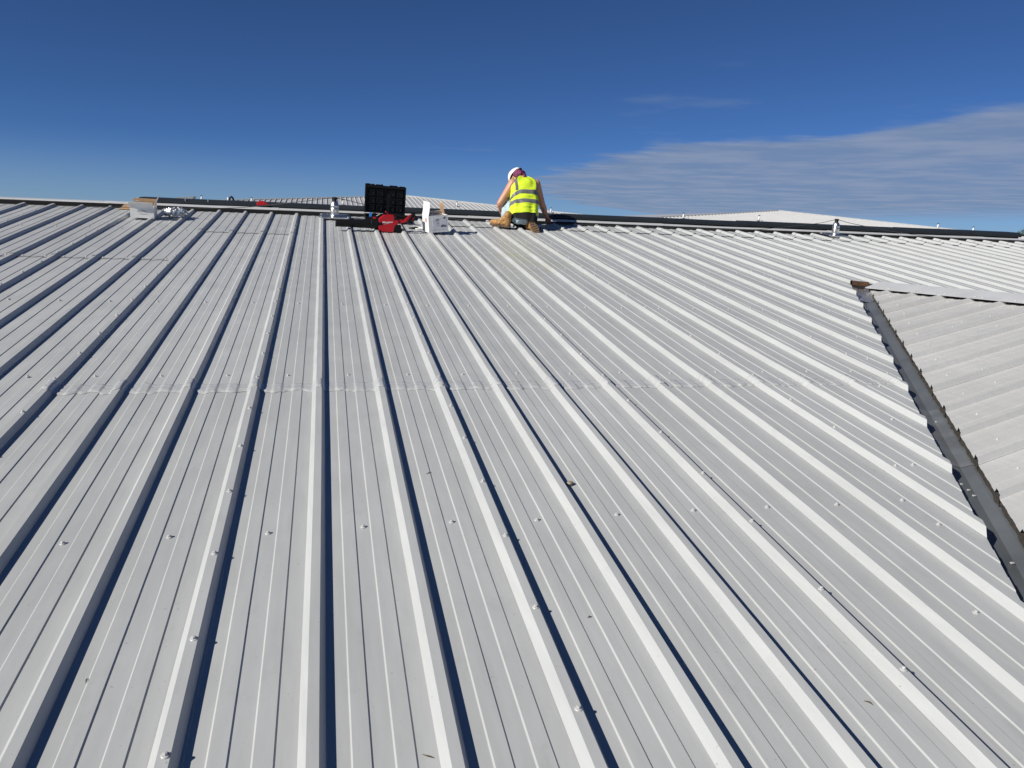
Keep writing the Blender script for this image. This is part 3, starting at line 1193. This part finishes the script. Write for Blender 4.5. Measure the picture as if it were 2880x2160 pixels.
RX = Matrix.Rotation(R_(11), 3, 'Z') @ Matrix.Rotation(R_(-5.5), 3, 'Y') @ Matrix.Rotation(R_(6), 3, 'X')
bw, bd, bh = 0.258, 0.25, 0.205
box_r = carton('white_carton', RF(1.268, 9.80, 0.030), RX, bw, bd, bh, 'white carton with a printed label and flaps up beside the blower', (
    ((0, 0.25, bh), -90, -5, (0.25, 0.17), 0.0, CARDW),
    ((bw, 0.10, bh), 90, -10, (0.14, 0.15), -0.25, CARDB),
    ((bw, 0.25, bh), 180, -25, (0.25, 0.05), 0.0, CARDW)))
# printed label on the front face
lab = MB().box((bw * 0.55, -0.0008, bh * 0.52), (bw * 0.70, 0.0012, bh * 0.72)).build('printed_label', mat('label_paper', (0.66, 0.66, 0.68), 0.6, var=0.05, scale=30), box_r)
text_mesh('lettering', 'OGR', 0.022, PRINT, lab, Matrix.Translation((bw * 0.44, -0.0018, bh * 0.72)) @ Matrix.Rotation(R_(90), 4, 'X') @ Matrix.Rotation(R_(0), 4, 'Z'), 0.25, 0.0003, 0.0008)
for zz, x0_, x1_ in ((0.655, 0.27, 0.52), (0.575, 0.40, 0.54), (0.515, 0.38, 0.54), (0.415, 0.38, 0.54)):
    MB().box((bw * (x0_ + x1_) / 2, -0.0018, bh * zz), (bw * (x1_ - x0_), 0.0006, 0.005)).build('print_line', PRINTG, lab)
MB().box((bw * 0.80, -0.0018, bh * 0.85), (0.032, 0.0006, 0.014)).box((bw * 0.835, -0.0018, bh * 0.915), (0.010, 0.0006, 0.016)).build('printed_symbol', PRINT, lab)
MB().box((bw * 0.71, -0.0018, bh * 0.475), (0.022, 0.0006, 0.006), Matrix.Rotation(-0.2, 3, 'Y')).build('print_line', PRINTG, lab)
bc = MB()
xx = bw * 0.62
while xx < bw * 0.88:
    wd = random.choice((0.0012, 0.0018, 0.0028))
    bc.box((xx, -0.0018, bh * 0.375), (wd, 0.0006, 0.026))
    xx += wd + random.choice((0.0012, 0.002))
bc.build('barcode', PRINT, lab)
MB().box((-0.0008, 0.10, bh * 0.72), (0.0012, 0.05, 0.05)).build('printed_symbol', PRINTR, box_r)
# crumpled white packing paper inside
pp = MB()
rows = []
for i in range(9):
    rows.append([V((0.02 + (bw - 0.04) * j / 8, 0.03 + (bd - 0.06) * i / 8, bh - 0.025 + 0.03 * noise.noise((i * 0.9, j * 0.8, 2)) + 0.02 * (i / 8) - 0.08 * max(0, 1 - j / 3.0))) for j in range(9)])
pp.loft(rows, caps=False, closed=False)
o = pp.build('packing_paper', CARDW, None)
o.matrix_world = Matrix.Translation(RF(1.268, 9.80, 0.030)) @ RX.to_4x4()
tag(o, 'crumpled white packing paper filling the labelled carton', 'packing paper')

lw_, ld_, lh_ = 0.262, 0.27, 0.115
RL = Matrix.Rotation(R_(3), 3, 'Z') @ Matrix.Rotation(R_(1.0), 3, 'Y') @ Matrix.Rotation(R_(8), 3, 'X')
box_l = carton('white_carton', RF(-2.262, 10.17, RIB + 0.004), RL, lw_, ld_, lh_, 'white carton with a front flap hanging out beside the silver bag', (
    ((0, 0, lh_), 0, 38, (lw_, 0.085), -0.10, CARDB),
    ((lw_, 0.0, lh_), 90, 24, (ld_ * 0.6, 0.15), 0.0, CARDB),
    ((lw_, ld_, lh_), 180, 4, (lw_, 0.085), 0.0, CARDB)))
for zz, x0_, x1_ in ((0.78, 0.3, 0.65), (0.66, 0.3, 0.74), (0.42, 0.4, 0.72)):
    MB().box((lw_ * (x0_ + x1_) / 2, -0.0012, lh_ * zz), (lw_ * (x1_ - x0_), 0.0006, 0.006)).build('print_line', PRINTG, box_l)
# clear film spilling out of it
fm = MB()
rows = []
for i in range(9):
    t_ = i / 8
    rows.append([V((0.10 * math.cos(math.pi * j / 8) * (1 - 0.3 * t_), 0.14 * t_, 0.085 * math.sin(math.pi * j / 8) * (1 - 0.2 * t_) + 0.014 * noise.noise((i, j * 0.9, 3)))) for j in range(9)])
fm.loft(rows, caps=False, closed=False)
o = fm.build('plastic_wrap', FILM, None)
o.matrix_world = Matrix.Translation(RF(-2.262, 10.17, RIB + 0.004)) @ RL.to_4x4() @ Matrix.Translation((0.075, 0.06, lh_ - 0.005))
tag(o, 'clear crinkled plastic wrap bulging out of the carton near the silver bag', 'plastic wrap')
# brown card behind it
b = MB()
b.add([(0, 0, 0), (0.155, 0.0, 0.0), (0.150, 0.03, 0.068), (0.060, 0.03, 0.072), (0, 0.004, 0.004), (0.155, 0.004, 0.004), (0.150, 0.034, 0.068), (0.060, 0.034, 0.072)],
      [(0, 1, 2, 3), (7, 6, 5, 4), (0, 4, 5, 1), (1, 5, 6, 2), (2, 6, 7, 3), (3, 7, 4, 0)])
o = b.build('cardboard_piece', CARDB, None)
o.location = RF(-2.58, 11.03, 0.006)
tag(o, 'folded piece of brown cardboard lying against the ridge', 'cardboard')
# silver bag
bag = blob('foil_bag', [[((0.03, 0, 0.05), 0.040), ((0.10, 0, 0.055), 0.055), ((0.19, 0.01, 0.055), 0.056), ((0.24, 0.01, 0.045), 0.036)], [((-0.02, 0, 0.03), 0.016), ((0.04, 0, 0.045), 0.034)], [((0.05, 0.05, 0.04), 0.035), ((0.22, 0.06, 0.04), 0.035)]], FOIL, None, 0.011, 2)
me = bag.data
for v in me.vertices:
    q = v.co * 26
    v.co += v.normal * (0.013 * (noise.cell(q * 1.3) - 0.5) + 0.012 * noise.noise(q))
    v.co.z = max(v.co.z, 0.0)
for p in me.polygons:
    p.use_smooth = False
bag.matrix_world = Matrix.Translation(RF(-1.955, 10.47, 0.002)) @ RF_ROT.to_4x4() @ Matrix.Diagonal((1.08, 1.1, 1.25, 1.0))
tag(bag, 'crumpled silver foil bag lying in the pan next to a white carton', 'foil bag')

# small red tool on the capping
rt = empty('red_wedge', RF(-0.915, 11.40, 0.086), (0, 0, R_(-3)), 'small red and black plastic wedge lying on the dark ridge capping', 'plastic wedge')
MB().prism([(0, 0), (0.03, 0.0), (0.10, 0.01), (0.165, 0.016), (0.14, 0.03), (0.08, 0.068), (0.03, 0.058), (0.0, 0.035)], -0.02, 0.03).build('shell', REDP, rt, bevel=0.006)
MB().box((0.095, 0.0, -0.004), (0.15, 0.045, 0.016)).build('base', BLACKP, rt, bevel=0.003)

# ------------------------------------------------------------------ snail
sn = empty('snail', RF(1.012, 2.862, 0.0), RF_ROT, 'small brown snail shell sitting at the foot of a rib', 'snail')
b = MB()
pts, rad = [], []
for i in range(56):
    t_ = i / 55
    an = t_ * 5.4 * math.pi
    rr = 0.0088 * (1 - t_) ** 1.1 + 0.0002
    pts.append((rr * math.cos(an), rr * math.sin(an), 0.0075 + 0.0085 * t_))
    rad.append(0.0070 * (1 - t_) ** 0.9 + 0.0008)
b.tube(pts, rad, 10).build('shell', SHELL, sn, smooth=True)
b = MB()
b.tube([(-0.004, -0.016, 0.0025), (0.004, -0.010, 0.0035), (0.010, -0.002, 0.0035)], [0.0015, 0.0035, 0.003], 8).build('foot', mat('snail_body', (0.12, 0.10, 0.08), 0.35), sn, smooth=True)

# leaf and grit specks on the sheets
for i, (a, b_, s_) in enumerate(((-0.72, 3.55, 0.010), (-0.70, 3.40, 0.006), (0.23, 1.47, 0.016), (0.42, 3.02, 0.020), (0.62, 2.96, 0.006), (0.80, 1.95, 0.008), (-0.62, 1.86, 0.010), (0.95, 2.1, 0.006), (1.28, 2.30, 0.006), (1.46, 1.47, 0.012))):
    an = i * 1.3
    b = MB()
    b.tube([(-s_, 0, 0.002), (0, 0.15 * s_, 0.005), (s_, 0, 0.002)], [0.0006, 0.0022, 0.0005], 6)
    o = b.build('dry_leaf_scrap', mat('dry_leaf', (0.09, 0.065, 0.04), 0.9, var=0.3), None)
    o.matrix_world = Matrix.Translation(RF(a, b_, 0.0)) @ RF_ROT.to_4x4() @ Matrix.Rotation(an, 4, 'Z')
    tag(o, 'tiny dark scrap of dry leaf lying on a bare sheet', 'leaf scrap', 'leaf scraps on the sheets')

# ------------------------------------------------------------------ worker
person = empty('person', (2.68, 10.70, RF(0, 10.6).z), None, 'person in yellow vest and white helmet kneeling at the ridge, back turned', 'person')
PO = V(person.location)


def L(*p):
    return V(p) - PO


sh_l, sh_r = L(2.57, 10.95, 10.655), L(2.905, 10.95, 10.66)
el_l, wr_l, ha_l = L(2.388, 10.93, 10.367), L(2.468, 11.07, 10.215), L(2.545, 11.14, 10.150)
el_r, wr_r, ha_r = L(3.018, 11.0, 10.396), L(3.120, 11.12, 10.235), L(3.165, 11.17, 10.165)
neck, head = L(2.722, 11.0, 10.72), L(2.672, 11.10, 10.748)
pel = L(2.68, 10.70, 10.22)
hip_l, hip_r = L(2.60, 10.70, 10.225), L(2.775, 10.70, 10.225)
kn_l, an_l = L(2.530, 11.06, 10.415), L(2.445, 10.80, 10.18)
kn_r, an_r = L(2.86, 11.02, 10.135), L(2.79, 10.66, 10.145)
chains = [
    [(pel, 0.10), (L(2.70, 10.80, 10.38), 0.095), (L(2.722, 10.92, 10.55), 0.098), (L(2.722, 10.99, 10.655), 0.075), (neck, 0.055), (L(2.70, 11.05, 10.765), 0.055)],
    [(sh_l, 0.058), (L(2.722, 10.985, 10.64), 0.07), (sh_r, 0.058)],
    [(sh_l, 0.068), (sh_l.lerp(el_l, 0.35), 0.058), (el_l, 0.047), (el_l.lerp(wr_l, 0.3), 0.048), (wr_l, 0.031)],
    [(sh_r, 0.066), (sh_r.lerp(el_r, 0.35), 0.058), (el_r, 0.047), (el_r.lerp(wr_r, 0.3), 0.048), (wr_r, 0.031)],
    [(hip_l, 0.09), (kn_l, 0.058), (kn_l.lerp(an_l, 0.35), 0.052), (an_l, 0.036)],
    [(hip_r, 0.09), (kn_r, 0.058), (kn_r.lerp(an_r, 0.35), 0.052), (an_r, 0.036)],
]
hd = V((-0.25, 0.38, -0.88)).normalized()          # where the face looks: down and ahead
hu = V((-0.52, 0.78, 0.34)).normalized()
hu = (hu - hd * hu.dot(hd)).normalized()
hs = hd.cross(hu).normalized()


def HP(f_, u_, s_):
    return head + hd * f_ + hu * u_ + hs * s_


chains += [[(HP(-0.02, 0.02, 0), 0.088), (HP(0.02, 0.02, 0), 0.088)], [(HP(0.03, -0.05, 0), 0.066), (HP(0.055, -0.085, 0), 0.040)],
           [(HP(0.095, 0.02, 0), 0.010), (HP(0.118, -0.02, 0), 0.015)],
           [(HP(0.0, 0.0, 0.088), 0.016), (HP(-0.005, -0.03, 0.086), 0.013)], [(HP(0.0, 0.0, -0.088), 0.016), (HP(-0.005, -0.03, -0.086), 0.013)],
           [(HP(0.098, -0.058, 0.018), 0.007), (HP(0.098, -0.058, -0.018), 0.007)]]


def hand(wr, tip, side, curl):
    d = (tip - wr).normalized()
    s_ = d.cross(V((0, 0, 1))).normalized() * side
    n_ = d.cross(s_).normalized()
    if n_.z > 0:
        n_ = -n_
    palm = wr + d * 0.085
    chains.append([(wr, 0.028), (wr + d * 0.05, 0.030), (palm, 0.026)])
    chains.append([(palm + s_ * 0.018, 0.018), (palm - s_ * 0.018, 0.018)])
    for i, (off, ln) in enumerate(((0.032, 0.062), (0.011, 0.072), (-0.011, 0.068), (-0.031, 0.054))):
        q0 = palm + s_ * off * 0.95
        q1 = q0 + d * ln * 0.45 + s_ * off * 0.22 + n_ * 0.006
        q2 = q1 + (d * math.cos(curl) + n_ * math.sin(curl)) * ln * 0.35
        q3 = q2 + (d * math.cos(1.8 * curl) + n_ * math.sin(1.8 * curl)) * ln * 0.28
        chains.append([(q0, 0.0100), (q1, 0.0092), (q2, 0.0084), (q3, 0.0072)])
    t0 = wr + d * 0.03 + s_ * 0.024
    t1 = t0 + d * 0.030 + s_ * 0.026 + n_ * 0.006
    chains.append([(t0, 0.014), (t1, 0.0115), (t1 + d * 0.032 + s_ * 0.004 + n_ * 0.008, 0.0088)])


hand(wr_l, ha_l, -1, 0.5)
hand(wr_r, ha_r, 1, 0.45)
blob('body', chains, SKIN, person, 0.0055, 5)
for s_ in (-1, 1):
    MB().lathe([(0.0001, -0.011), (0.008, -0.008), (0.011, 0), (0.008, 0.008), (0.0001, 0.011)], 10, HP(0.088, 0.018, 0.032 * s_)).build('eye', WHITEP, person, smooth=True)
# trousers
tr = [
    [(L(2.60, 10.69, 10.20), 0.112), (L(2.76, 10.69, 10.20), 0.112)],
    [(L(2.64, 10.75, 10.28), 0.10), (L(2.74, 10.75, 10.28), 0.10)],
    [(hip_l, 0.115), (hip_l.lerp(kn_l, 0.5), 0.094), (kn_l, 0.076), (kn_l.lerp(an_l, 0.4), 0.070), (kn_l.lerp(an_l, 0.9), 0.062)],
    [(hip_r, 0.115), (hip_r.lerp(kn_r, 0.5), 0.094), (kn_r, 0.076), (kn_r.lerp(an_r, 0.4), 0.070), (kn_r.lerp(an_r, 0.88), 0.062)],
]
blob('trousers', tr, JEANS, person, 0.009, 5, 0.012, 22)

# vest
UX = V((1, 0, 0.03)).normalized()
SPINE = (L(2.722, 10.99, 10.70) - L(2.675, 10.70, 10.20)).normalized()
UD = SPINE.cross(UX).normalized()
if UD.y > 0:
    UD = -UD
lev = [(0.0, (2.672, 10.68, 10.185), 0.205, 0.145), (0.25, (2.690, 10.755, 10.305), 0.203, 0.142), (0.5, (2.710, 10.835, 10.43), 0.197, 0.138), (0.72, (2.722, 10.90, 10.54), 0.190, 0.132),
       (0.88, (2.727, 10.955, 10.62), 0.198, 0.122), (0.98, (2.728, 10.99, 10.668), 0.192, 0.104), (1.04, (2.728, 11.01, 10.705), 0.150, 0.080), (1.09, (2.730, 11.03, 10.735), 0.085, 0.064)]


def vest_pt(t_, an, off=0.0):
    for i in range(len(lev) - 1):
        if t_ <= lev[i + 1][0] or i == len(lev) - 2:
            f_ = (t_ - lev[i][0]) / (lev[i + 1][0] - lev[i][0])
            C = L(*lev[i][1]).lerp(L(*lev[i + 1][1]), f_)
            Wd = lev[i][2] + (lev[i + 1][2] - lev[i][2]) * f_
            Dp = lev[i][3] + (lev[i + 1][3] - lev[i][3]) * f_
            break
    cx_, sx_ = math.cos(an), math.sin(an)
    e_ = 0.72
    x = math.copysign(abs(cx_) ** e_, cx_)
    y = math.copysign(abs(sx_) ** e_, sx_)
    fold = 0.010 * noise.noise((an * 2.2, t_ * 5, 1.0)) + 0.009 * noise.noise((an * 1.4 + t_ * 4, t_ * 16, 4.0)) * (1.3 - t_) + 0.012 * math.sin(an * 9 + 2 * noise.noise((t_ * 3, 1, 1))) * max(0, 0.45 - t_)
    fold += 0.008 * math.exp(-((t_ - 0.48) / 0.05) ** 2) * noise.noise((an * 3, 9, 9))
    fold *= 1.7
    return C + UX * x * (Wd + off + fold * 0.5) + UD * y * (Dp + off + fold)


NV = 72
vm = MB()
vm.loft([[vest_pt(1.09 * i / 50, 2 * math.pi * k / NV) for k in range(NV)] for i in range(51)], caps=False)
vest = vm.build('hi_vis_vest', HIVIS, person, smooth=True)


def band(t0f, t1f, a0, a1, n, closed=False):
    b_ = MB()
    rows_ = []
    for j in range(5):
        rows_.append([vest_pt(t0f(an) + (t1f(an) - t0f(an)) * j / 4, an, 0.0035) for an in [a0 + (a1 - a0) * k / n for k in range(n + 1)]])
    b_.loft(rows_, caps=False, closed=False)
    return b_.build('reflective_band', REFLECT, vest, smooth=True)


band(lambda a_: 0.275, lambda a_: 0.385, 0, 2 * math.pi, 72)
dip = lambda a_: -0.10 * max(0.0, -math.cos(a_) - 0.35) / 0.65
band(lambda a_: 0.545 + dip(a_), lambda a_: 0.645 + dip(a_), 0, 2 * math.pi, 72)


def vband(a_c, wdt):
    b_ = MB()
    rows_ = []
    for i in range(16):
        t_ = 0.645 + (1.045 - 0.645) * i / 15
        rows_.append([vest_pt(t_, a_c + wdt * (q - 0.5), 0.0045) for q in (0, 0.33, 0.66, 1)])
    b_.loft(rows_, caps=False, closed=False)
    b_.build('reflective_band', REFLECT, vest, smooth=True)


for ac, wdt in ((math.pi * 0.69, 0.24), (math.pi * 0.22, 0.24), (-math.pi * 0.3, 0.24), (-math.pi * 0.7, 0.24)):
    vband(ac, wdt)
# dark shirt tail under the vest
sv = MB()
rows = []
for i in range(7):
    q = i / 6
    rows.append([vest_pt(0.03, 2 * math.pi * k / 40, -0.010 - 0.02 * q) - SPINE * (0.02 + 0.14 * q * (0.55 + 0.45 * math.cos(2 * math.pi * k / 40))) - V((0, 0, 0.02 * q)) for k in range(40)])
sv.loft(rows, caps=False)
sv.build('shirt', BLACKC, person, smooth=True)


def boot(name, mtx, m):
    o = blob(name, [[((0.0, 0, 0.055), 0.042), ((0.09, 0, 0.055), 0.044), ((0.17, 0, 0.045), 0.044), ((0.215, 0, 0.045), 0.038)], [((0.0, 0, 0.06), 0.046), ((-0.005, 0, 0.13), 0.050), ((-0.005, 0, 0.165), 0.056)],
                    [((0.02, 0, 0.12), 0.045), ((0.10, 0, 0.07), 0.042)], [((-0.02, 0.01, 0.05), 0.035), ((-0.02, -0.01, 0.05), 0.035)]], m, person, 0.008, 3, 0.006, 30)
    o.matrix_local = mtx
    so = MB()
    outline = [(-0.055, 0), (-0.05, 0.028), (-0.02, 0.038), (0.06, 0.036), (0.14, 0.050), (0.20, 0.046), (0.245, 0.025), (0.255, 0), (0.245, -0.025), (0.20, -0.046), (0.14, -0.048), (0.06, -0.034), (-0.02, -0.038), (-0.05, -0.028)]
    so.loft([[V((x, y, 0.0)) for x, y in outline], [V((x, y, 0.026)) for x, y in outline]])
    s_ = so.build('sole', SOLE, o, bevel=0.003)
    tread = MB()
    for i in range(7):
        tread.box((-0.03 + 0.04 * i, 0, -0.003), (0.018, 0.066, 0.006))
    tread.build('tread', SOLE, o)
    return o


def basis(x, z, o_):
    x = V(x).normalized()
    z = V(z)
    z = (z - x * z.dot(x)).normalized()
    y = z.cross(x)
    return Matrix(((x.x, y.x, z.x, o_[0]), (x.y, y.y, z.y, o_[1]), (x.z, y.z, z.z, o_[2]), (0, 0, 0, 1)))


# left boot flat on the ribs, right boot on its toes with the sole towards the viewer
lb_o = RF(2.435, 10.56, RIB + 0.008)
boot('boot', basis((-0.80, 0.52, 0.08), N_, lb_o - PO), BOOT)
rb_o = RF(2.745, 10.50, 0.168)
boot('boot', basis((0.30, -0.62, -0.72), (0.10, 0.72, -0.55), rb_o - PO), BOOT)
# hair / bandana
blob('hair', [[(HP(-0.042, -0.012, 0.03), 0.078), (HP(-0.042, -0.012, -0.03), 0.078)], [(HP(-0.055, -0.03, 0.02), 0.068), (HP(-0.055, -0.04, -0.03), 0.068)], [(HP(-0.05, -0.08, 0), 0.050), (HP(-0.05, -0.12, 0.0), 0.042)]], BANDANA, person, 0.008, 3, 0.012, 26)
# helmet
hb = MB()
rings = []
for i in range(13):
    ph = math.pi / 2 * i / 12
    rr = math.cos(ph)
    ring = []
    for k in range(36):
        an = 2 * math.pi * k / 36
        fx, sx_ = math.cos(an) * 0.128, math.sin(an) * 0.108
        z_ = 0.045 + 0.098 * math.sin(ph)
        ridge_ = 0.005 * (abs(sx_ * rr) < 0.022)
        brim = 0.045 * max(0, math.cos(an)) ** 2 if i == 0 else 0.0
        ring.append(HP(fx * max(rr, 0.02) + brim, z_ + ridge_ * (1 if i > 1 else 0) - (0.008 if i == 0 else 0) - 0.02 * max(0, -math.cos(an)) * rr, sx_ * max(rr, 0.02)))
    rings.append(ring)
hb.loft(rings, caps=False)
o = hb.build('helmet', HELMET, person, smooth=True)
so_ = o.modifiers.new('thick', 'SOLIDIFY')
so_.thickness = 0.004
hs_ = MB()
hs_.tube([HP(0.10 * math.cos(a_), 0.045 - 0.02 * max(0, -math.cos(a_)), 0.098 * math.sin(a_)) for a_ in [math.pi * (0.35 + 1.3 * q / 12) for q in range(13)]], 0.010, 6).build('helmet_band', BLACKP, o)
MB().box(HP(-0.118, 0.02, -0.0), (0.05, 0.03, 0.032)).build('helmet_dial', BLACKP, o, bevel=0.006)

# ------------------------------------------------------------------ far buildings
def far_building(label, apex, left, right, eave_b, name='hip_roof_building'):
    """front roof slope falling towards us at the same pitch, with ribs, two hips, and walls."""
    t = empty(name, (apex[0], apex[1], 0), None, label, 'building')
    O = V((apex[0], apex[1], 0))
    apex, left, right = V(apex) - O, V(left) - O, V(right) - O
    # hips run on past the given points down to the eave
    def hip_x(y, q):
        f_ = (apex.y - y) / (apex.y - q.y)
        return apex.x + (q.x - apex.x) * f_
    y_e = apex.y - eave_b
    zof = lambda y: apex.z - (apex.y - y) * math.tan(SL)
    xl, xr = hip_x(y_e, left), hip_x(y_e, right)
    def top_y(x):
        q = left if x < apex.x else right
        f_ = (x - apex.x) / (q.x - apex.x)
        return max(y_e + 0.05, apex.y + (q.y - apex.y) * f_)
    b_ = MB()
    prof_ = [(0.0, 0.0), (0.232, 0.0), (0.265, 0.05), (0.300, 0.05), (0.3333, 0.0)]
    x = xl
    while x < xr:
        hi, lo = [], []
        for u, hh in prof_:
            xx_ = x + u
            ty = top_y(min(max(xx_, xl + 0.01), xr - 0.01))
            hi.append(V((xx_, ty, zof(ty) + hh)))
            lo.append(V((xx_, y_e, zof(y_e) + hh)))
        b_.loft([lo, hi], caps=False, closed=False)
        x += 1 / 3
    b_.build('front_slope', FAR_ROOF, t)
    ze = zof(y_e)
    back = V((apex.x, apex.y + 26, apex.z))
    for q, s_, nm in ((V((xl, y_e, ze)), -1, 'side_slope'), (V((xr, y_e, ze)), 1, 'side_slope')):
        MB().add([q, apex - V((0, 0, 0.01)), back, V((q.x, back.y + (apex.y - y_e), ze))], [(0, 1, 2, 3)]).build(nm, FAR_ROOF, t)
        hp_ = (apex - q).normalized()
        MB().tube([q + V((0, 0, 0.03)), apex + V((0, 0, 0.03))], 0.055, 6).build('hip_flashing', FAR_ROOF, t)
    w_ = MB()
    yb = back.y + (apex.y - y_e)
    a_, b2, c_, d_ = V((xl + .3, y_e + .3, 0)), V((xr - .3, y_e + .3, 0)), V((xr - .3, yb, 0)), V((xl + .3, yb, 0))
    up_ = V((0, 0, ze - 0.05))
    for p_, q_ in ((a_, b2), (b2, c_), (c_, d_), (d_, a_)):
        w_.add([p_, q_, q_ + up_, p_ + up_], [(0, 1, 2, 3)])
    w_.build('wall', FARWALL, t)
    MB().tube([V((xl, y_e - 0.08, ze - 0.04)), V((xr, y_e - 0.08, ze - 0.04))], 0.08, 8).build('eaves_gutter', GREYBOX, t)
    return t


far_building('pale ribbed hip roof behind the open tool case and the worker', (6.10, 62.0, 12.324), (-6.56, 54.01, 11.20), (18.08, 54.55, 11.27), 17.0)
far_building('bright white ribbed hip roof beyond the dark capping, clear of the worker', (32.17, 52.0, 12.114), (20.28, 45.07, 11.14), (39.64, 46.15, 11.29), 15.0)


def far_post(p, label, h=0.30, black=False):
    t = empty('far_anchor_post', p, None, label, 'anchor post', 'small posts on the far roofs')
    MB().lathe([(0.055, 0.0), (0.055, h * 0.6), (0.03, h * 0.75), (0.03, h)], 10).build('post_body', WHITEP, t, smooth=True)
    MB().box((0, 0, 0.01), (0.36, 0.3, 0.02)).build('base_plate', GREYBOX, t)
    MB().box((0, 0, h + 0.02), (0.12, 0.05, 0.05)).build('cable_clamp', DARKP, t)
    return t


FPL = ('tiny white dark-topped post on the hip roof behind the tool case', 'tiny white dark-topped post on the bright hip roof clear of the worker')
for p in ((-7.54, 53.25, 11.13), (-4.58, 53.6, 11.17), (1.18, 54.56, 11.31), (9.2, 56.5, 11.58), (15.87, 55.3, 11.40), (21.27, 44.8, 11.12), (26.7, 45.31, 11.20), (40.34, 45.6, 11.22), (43.6, 46.0, 11.10)):
    far_post(p, FPL[p[0] > 18])
hp = empty('rope_bag', (-5.85, 53.3, 11.16), None, 'black rope bag hanging over a pale post on the far roof', 'bag')
MB().tube([(-0.03, 0, 0), (0.0, 0, 0.26), (0.09, 0, 0.31), (0.17, 0, 0.23), (0.26, 0, 0.0)], [0.035, 0.06, 0.07, 0.06, 0.04], 8).build('bag', BLACKP, hp, smooth=True)
MB().lathe([(0.05, 0.0), (0.05, 0.26)], 8, (-0.12, 0, 0)).build('post', WHITEP, hp, smooth=True)
vt = empty('roof_hatch', (-8.49, 50.0, 10.6), None, 'flat grey metal hatch behind the end of the dark capping', 'roof hatch')
MB().box((0.48, 0.5, 0.25), (1.0, 1.0, 0.5)).build('curb', GREYBOX, vt)
MB().prism([(0.0, 0.52), (0.9, 0.56), (1.0, 0.72), (0.8, 0.72), (0.78, 0.66), (0.02, 0.62)], 0.0, 1.0).build('lid', GREYBOX, vt)

# ------------------------------------------------------------------ ground and trees
g = MB()
g.add([(-1500, -1500, 0), (1500, -1500, 0), (1500, 1500, 0), (-1500, 1500, 0)], [(0, 1, 2, 3)])
o = g.build('ground', GRASS)
o['kind'] = 'structure'


def tree(x, y, h, r, label):
    t = empty('tree', (x, y, 0), None, label, 'tree', 'trees past the end of the roof')
    tb = MB()
    tb.tube([(0, 0, 0), (0.1, 0, h * 0.35), (0.0, 0.1, h * 0.6), (0.05, 0, h * 0.92)], [0.28, 0.2, 0.12, 0.03], 8)
    for i in range(9):
        an, zz = i * 2.4, h * (0.35 + 0.055 * i)
        tb.tube([(0.05, 0, zz), (math.cos(an) * r * 0.45, math.sin(an) * r * 0.45, zz + 0.9), (math.cos(an) * r * 0.8, math.sin(an) * r * 0.8, zz + 1.5)], [0.08, 0.05, 0.015], 6)
    tb.build('trunk', BARK, t, smooth=True)
    cr = MB()
    clumps = []
    for i in range(48):
        an, u = random.uniform(0, 6.28), random.uniform(-1, 1)
        q = random.uniform(0.35, 0.95)
        clumps.append((V((math.cos(an) * r * q * math.sqrt(1 - u * u), math.sin(an) * r * q * math.sqrt(1 - u * u), h * 0.66 + u * h * 0.30)), random.uniform(0.5, 1.0)))
    for c_, cr_ in clumps:
        for i in range(150):
            d = V((random.gauss(0, 1), random.gauss(0, 1), random.gauss(0, 0.8))).normalized() * cr_ * random.uniform(0.5, 1.05)
            p_ = c_ + d
            a_ = V((random.uniform(-1, 1), random.uniform(-1, 1), random.uniform(-1, 1))).normalized()
            b_ = a_.orthogonal().normalized()
            s_ = random.uniform(0.09, 0.2)
            cr.add([p_ - a_ * s_, p_ + b_ * s_ * 0.5, p_ + a_ * s_, p_ - b_ * s_ * 0.5], [(0, 1, 2, 3)])
    cr.build('crown', LEAF, t)


tree(94.9, 90, 12.9, 3.0, 'dark green bushy tree past the end of the dark capping')
tree(92.4, 91, 12.45, 2.0, 'lower dark tree beside the taller one past the capping')
